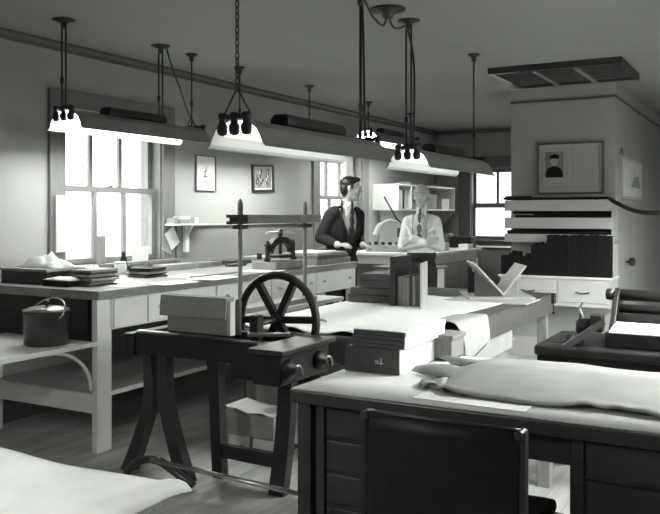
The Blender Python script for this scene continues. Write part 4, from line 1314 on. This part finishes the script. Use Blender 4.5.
def head_fill(bm, H, yaw, bald, pitch=0.0):
    """H: base of skull centre; head height .235"""
    Rz = Matrix.Translation(H) @ Matrix.Rotation(yaw, 4, 'Z') @ Matrix.Rotation(pitch, 4, 'X') @ Matrix.Diagonal((1.22 if bald else 1.0, 1.05 if bald else 1.0, 1.0, 1))
    def E(c, r): 
        M = Rz @ Matrix.Translation(c) @ Matrix.Diagonal((*r, 1))
        bmesh.ops.create_uvsphere(bm, u_segments=20, v_segments=14, radius=1, matrix=M)
    def Cc(p0, r0, p1, r1): capsule(bm, Rz @ Vector(p0), r0, Rz @ Vector(p1), r1, 10, 4)
    E((0, -.012, .045), (.075, .096, .078))       # cranium
    E((0, .02, .0), (.064, .075, .085))           # face mass
    E((0, .045, -.062), (.042, .042, .038))       # jaw
    E((0, .072, -.085), (.020, .018, .016))       # chin
    Cc((0, .088, .022), .008, (0, .108, -.018), .013)   # nose
    Cc((-.012, .098, -.022), .008, (.012, .098, -.022), .008)
    Cc((-.032, .085, .034), .009, (.032, .085, .034), .009)  # brow
    Cc((-.018, .087, -.048), .006, (.018, .087, -.048), .006)  # lips
    E((-.045, .06, -.012), (.02, .025, .02)); E((.045, .06, -.012), (.02, .025, .02))
    for sg in (-1, 1):
        E((sg * .078, -.012, .002), (.010, .018, .032))   # ears
    return Rz


def hand_fill(bm, wrist, d, up, side, curl=.6):
    """palm plus five unequal bent fingers; d forward, up = back-of-hand normal, side = thumb side"""
    w, d, up, side = Vector(wrist), Vector(d).normalized(), Vector(up).normalized(), Vector(side).normalized()
    for k in (-.026, -.009, .009, .026):
        capsule(bm, w + side * k * .7, .013, w + d * .085 + side * k, .0115, 8, 3)
    for k, L in zip((-.030, -.010, .010, .029), (.055, .072, .078, .070)):
        p = w + d * .088 + side * k
        a = curl
        q = p + (d * math.cos(a * .6) - up * math.sin(a * .6)) * L * .45
        r = q + (d * math.cos(a * 1.6) - up * math.sin(a * 1.6)) * L * .32
        t = r + (d * math.cos(a * 2.4) - up * math.sin(a * 2.4)) * L * .25
        capsule(bm, p, .0095, q, .009, 8, 3); capsule(bm, q, .009, r, .008, 8, 3); capsule(bm, r, .008, t, .007, 8, 3)
    p = w + side * .028 + d * .02
    q = p + (d * .7 + side * .7).normalized() * .035
    r = q + (d * .95 + side * .2 - up * .25).normalized() * .03
    capsule(bm, p, .013, q, .010, 8, 3); capsule(bm, q, .010, r, .008, 8, 3)


def eyes(parent, Rz):
    for sg in (-1, 1):
        bm = bmesh.new()
        bmesh.ops.create_uvsphere(bm, u_segments=12, v_segments=8, radius=.0065, matrix=Rz @ Matrix.Translation((sg * .031, .081, .016)))
        me = bpy.data.meshes.new('eye'); bm.to_mesh(me); bm.free(); me.materials.append(M_BLACKB)
        o = bpy.data.objects.new('eye', me); COL.objects.link(o); o.parent = parent


# ---- bald man, arms folded (local frame: x his right, y forward)
HD = Vector((0, .03, 1.605))
YAWH = .10
def bald_body(bm):
    global RZB
    RZB = head_fill(bm, HD, YAWH, True)
    capsule(bm, (0, .0, 1.40), .055, (0, .02, 1.55), .052)
    capsule(bm, (-.12, 0, 1.36), .06, (.12, 0, 1.36), .06)
    ellipsoid(bm, (0, 0, 1.24), (.155, .095, .19))
    ellipsoid(bm, (0, .01, 1.05), (.145, .10, .16))
    ellipsoid(bm, (0, 0, .93), (.155, .10, .12))
    for sg in (-1, 1):
        capsule(bm, (sg * .09, 0, .88), .08, (sg * .10, .01, .50), .055)
        capsule(bm, (sg * .10, .01, .50), .055, (sg * .105, -.01, .10), .038)
        capsule(bm, (sg * .105, -.02, .05), .04, (sg * .12, .13, .035), .03)
        capsule(bm, (sg * .175, 0, 1.36), .052, (sg * .225, .03, 1.13), .04)
    capsule(bm, (.225, .03, 1.13), .04, (-.08, .175, 1.165), .028)
    capsule(bm, (-.225, .03, 1.13), .04, (.08, .15, 1.20), .028)
    hand_fill(bm, (-.09, .175, 1.165), (-1, -.15, .25), (0, 1, .2), (0, .1, 1), .5)
    hand_fill(bm, (.09, .15, 1.20), (1, -.25, -.3), (0, 1, .3), (0, .1, 1), .5)


bald = fuse('person', bald_body, M_SKIN, .0075, 2)
tag(bald, 'bald man in white shirt and patterned tie standing with folded arms', 'person')


def shirt_fill(bm):
    capsule(bm, (-.12, -.005, 1.365), .072, (.12, -.005, 1.365), .072)
    ellipsoid(bm, (0, .005, 1.24), (.178, .112, .20))
    ellipsoid(bm, (0, .01, 1.08), (.172, .118, .17))
    capsule(bm, (0, 0, 1.40), .07, (0, .012, 1.475), .062)
    for sg in (-1, 1):
        capsule(bm, (sg * .17, 0, 1.355), .07, (sg * .232, .025, 1.135), .060)
    capsule(bm, (.232, .025, 1.135), .060, (-.075, .172, 1.163), .038)
    capsule(bm, (-.232, .025, 1.135), .060, (.078, .155, 1.205), .040)
    for (p0, p1) in (((-.235, .04, 1.2), (-.20, .08, 1.17)), ((.235, .04, 1.2), (.2, .08, 1.16)), ((-.1, .1, 1.26), (-.16, .09, 1.3)), ((.1, .1, 1.26), (.15, .09, 1.31))):
        capsule(bm, p0, .022, p1, .018)


sh = fuse('shirt', shirt_fill, M_SHIRT, .008, 2, parent=bald)
def trouser_fill(bm):
    ellipsoid(bm, (0, .005, 1.04), (.182, .130, .10))
    ellipsoid(bm, (0, 0, .93), (.18, .125, .13))
    for sg in (-1, 1):
        capsule(bm, (sg * .095, 0, .88), .10, (sg * .105, .01, .50), .078)
        capsule(bm, (sg * .105, .01, .50), .078, (sg * .11, 0, .10), .062)
fuse('trousers', trouser_fill, M_TROUS, .009, 2, parent=bald)
def shoe_fill(bm):
    for sg in (-1, 1):
        capsule(bm, (sg * .108, -.03, .05), .048, (sg * .125, .16, .04), .038)
fuse('shoes', shoe_fill, M_BLACKB, .008, 1, parent=bald)
M_TIEP = mat('spotted_tie', 0.10, 0.6, amt=1.0, scale=60)
def tie_fill(bm):
    P = [(0, .085, 1.455), (0, .118, 1.40), (0, .135, 1.30), (0, .140, 1.215)]
    for i, (a, w) in enumerate(zip(P, (.016, .022, .03, .036))):
        ellipsoid(bm, a, (w, .012, .05))
fuse('necktie', tie_fill, M_TIEP, .006, 1, parent=bald)
def collar_fill(bm):
    for sg in (-1, 1):
        capsule(bm, (sg * .012, .082, 1.462), .010, (sg * .055, .068, 1.425), .008)
        capsule(bm, (sg * .012, .082, 1.462), .010, (sg * .06, .02, 1.50), .010)
fuse('shirt_collar', collar_fill, M_SHIRT, .005, 1, parent=sh)
for sg in (-1, 1):
    def brace_fill(bm):
        for k in range(8):
            z = 1.42 - k * .03
            ellipsoid(bm, (sg * .085, .085 + .034 * math.sin(min(1, k / 5) * PI / 2), z), (.011, .010, .022))
    fuse('brace', brace_fill, M_CARD, .006, 1, parent=bald)
def hairB(bm):
    for sg in (-1, 1):
        for (a, b_, r) in (((sg * .068, -.03, .02), (sg * .068, -.06, .05), .014), ((sg * .055, -.075, .03), (sg * .03, -.095, .0), .018), ((sg * .062, -.06, .0), (sg * .03, -.09, -.03), .018)):
            Rr = Matrix.Translation(HD) @ Matrix.Rotation(YAWH, 4, 'Z') @ Matrix.Diagonal((1.22, 1.05, 1, 1))
            capsule(bm, Rr @ Vector(a), r, Rr @ Vector(b_), r)
fuse('hair', hairB, M_CARD, .006, 1, parent=bald)
eyes(bald, RZB)


def face_marks(parent, R_, hair):
    def brows(bm):
        for sg in (-1, 1):
            capsule(bm, R_ @ Vector((sg * .016, .097, .036)), .005, R_ @ Vector((sg * .046, .086, .038)), .004, 8, 3)
    fuse('eyebrows', brows, hair, .003, 0, parent=parent)
    def mouth(bm):
        capsule(bm, R_ @ Vector((-.022, .090, -.049)), .0035, R_ @ Vector((.022, .090, -.049)), .0035, 8, 3)
    fuse('mouth', mouth, M_MWOOD, .003, 0, parent=parent)


face_marks(bald, RZB, M_MWOOD)
bald.location = (-3.03, 7.28, 0)
bald.rotation_euler = (0, 0, PI + .20)
bald.scale = (.80, .92, 1)

# ---- young man in the dark suit
HS = Vector((0, .16, 1.69))
YAWS = .80
def suit_body(bm):
    global RZS
    RZS = head_fill(bm, HS, YAWS, False, -.08)
    capsule(bm, (0, .08, 1.47), .050, (0, .13, 1.63), .050)
    capsule(bm, (-.13, .06, 1.44), .06, (.13, .06, 1.44), .06)
    ellipsoid(bm, (0, .04, 1.30), (.16, .10, .20))
    ellipsoid(bm, (0, .01, 1.10), (.145, .10, .17))
    ellipsoid(bm, (0, -.02, .96), (.155, .11, .13))
    for sg in (-1, 1):
        capsule(bm, (sg * .09, -.02, .90), .085, (sg * .10, 0, .50), .058)
        capsule(bm, (sg * .10, 0, .50), .058, (sg * .105, -.03, .10), .04)
        capsule(bm, (sg * .105, -.04, .05), .04, (sg * .12, .12, .035), .03)
        capsule(bm, (sg * .18, .06, 1.425), .052, (sg * .24, -.03, 1.19), .04)
    capsule(bm, (.24, -.03, 1.19), .04, (.20, .20, 1.13), .028)
    capsule(bm, (-.24, -.03, 1.19), .04, (-.14, .18, 1.12), .028)
    hand_fill(bm, (.198, .205, 1.13), (-.1, 1, .05), (.5, 0, 1), (-1, .1, .3), .55)
    hand_fill(bm, (-.138, .185, 1.12), (.1, 1, -.1), (-.5, 0, 1), (1, .1, .3), .55)


suit = fuse('person', suit_body, M_SKIN, .0075, 2)
tag(suit, 'dark-haired man in a dark suit turned sideways by the far window', 'person')
def sshirt(bm):
    ellipsoid(bm, (0, .045, 1.30), (.165, .112, .20))
    ellipsoid(bm, (0, .015, 1.10), (.15, .112, .18))
    capsule(bm, (0, .085, 1.44), .074, (0, .122, 1.525), .054)
sh2 = fuse('shirt', sshirt, M_SHIRT, .008, 2, parent=suit)
def jacket_fill(bm):
    capsule(bm, (-.135, .055, 1.445), .078, (.135, .055, 1.445), .078)
    ellipsoid(bm, (0, .035, 1.31), (.20, .135, .22))
    ellipsoid(bm, (0, .005, 1.12), (.185, .135, .20))
    ellipsoid(bm, (0, -.02, .95), (.20, .15, .15))
    capsule(bm, (0, .06, 1.46), .075, (0, .085, 1.52), .066)
    for sg in (-1, 1):
        capsule(bm, (sg * .175, .05, 1.425), .075, (sg * .245, -.03, 1.20), .064)
    capsule(bm, (.245, -.03, 1.20), .064, (.208, .15, 1.14), .046)
    capsule(bm, (-.245, -.03, 1.20), .064, (-.148, .14, 1.13), .046)
def jcut(c):
    if c.y < .07: return c.z > 1.56
    w = .02 + .10 * max(0, min(1, (c.z - 1.14) / .30))
    return (abs(c.x) < w and c.z > 1.15) or c.z > 1.58
fuse('jacket', jacket_fill, M_SUIT, .008, 2, cut=jcut, parent=suit, thick=.006)
def lapel_fill(bm):
    for sg in (-1, 1):
        pts = [(.085, .118, 1.50), (.115, .135, 1.42), (.10, .155, 1.34), (.07, .165, 1.26), (.03, .160, 1.17)]
        for i in range(4):
            a, b_ = pts[i], pts[i + 1]
            capsule(bm, (sg * a[0], a[1], a[2]), .016, (sg * b_[0], b_[1], b_[2]), .014)
fuse('lapels', lapel_fill, M_SUIT, .006, 1, parent=suit)
def stie(bm):
    for (a, w) in zip(((0, .175, 1.53), (0, .178, 1.46), (0, .172, 1.37), (0, .166, 1.28), (0, .160, 1.19)), (.016, .022, .029, .034, .032)):
        ellipsoid(bm, a, (w, .012, .055))
fuse('necktie', stie, M_TIE, .006, 1, parent=suit)
def scol(bm):
    for sg in (-1, 1):
        capsule(bm, (sg * .012, .165, 1.545), .011, (sg * .05, .145, 1.51), .009)
        capsule(bm, (sg * .012, .165, 1.545), .011, (sg * .058, .10, 1.585), .011)
fuse('shirt_collar', scol, M_SHIRT, .005, 1, parent=sh2)
def scuff(bm):
    capsule(bm, (.205, .165, 1.137), .036, (.201, .195, 1.132), .034)
    capsule(bm, (-.146, .15, 1.127), .036, (-.14, .18, 1.122), .034)
fuse('shirt_cuffs', scuff, M_SHIRT, .006, 1, parent=suit)
def strous(bm):
    ellipsoid(bm, (0, -.02, .93), (.18, .13, .13))
    for sg in (-1, 1):
        capsule(bm, (sg * .095, -.02, .88), .10, (sg * .105, 0, .50), .078)
        capsule(bm, (sg * .105, 0, .50), .078, (sg * .11, -.02, .10), .062)
fuse('trousers', strous, M_SUIT, .009, 2, parent=suit)
def sshoe(bm):
    for sg in (-1, 1):
        capsule(bm, (sg * .108, -.05, .05), .048, (sg * .125, .14, .04), .038)
fuse('shoes', sshoe, M_BLACKB, .008, 1, parent=suit)
def hairS(bm):
    Rr = Matrix.Translation(HS) @ Matrix.Rotation(YAWS, 4, 'Z') @ Matrix.Rotation(-.08, 4, 'X')
    def E(c, r):
        bmesh.ops.create_uvsphere(bm, u_segments=18, v_segments=12, radius=1, matrix=Rr @ Matrix.Translation(c) @ Matrix.Diagonal((*r, 1)))
    E((0, -.025, .062), (.083, .098, .075))
    E((0, .04, .105), (.055, .05, .028))
    E((0, -.06, .01), (.076, .055, .07))
    E((.0, -.07, -.03), (.055, .035, .05))
    for sg in (-1, 1): E((sg * .072, .012, .03), (.010, .018, .03))
fuse('hair', hairS, M_HAIR, .006, 1, parent=suit)
eyes(suit, RZS)
face_marks(suit, RZS, M_HAIR)
suit.location = (-3.965, 7.385, 0)
suit.rotation_euler = (0, 0, -PI / 2 - .42)
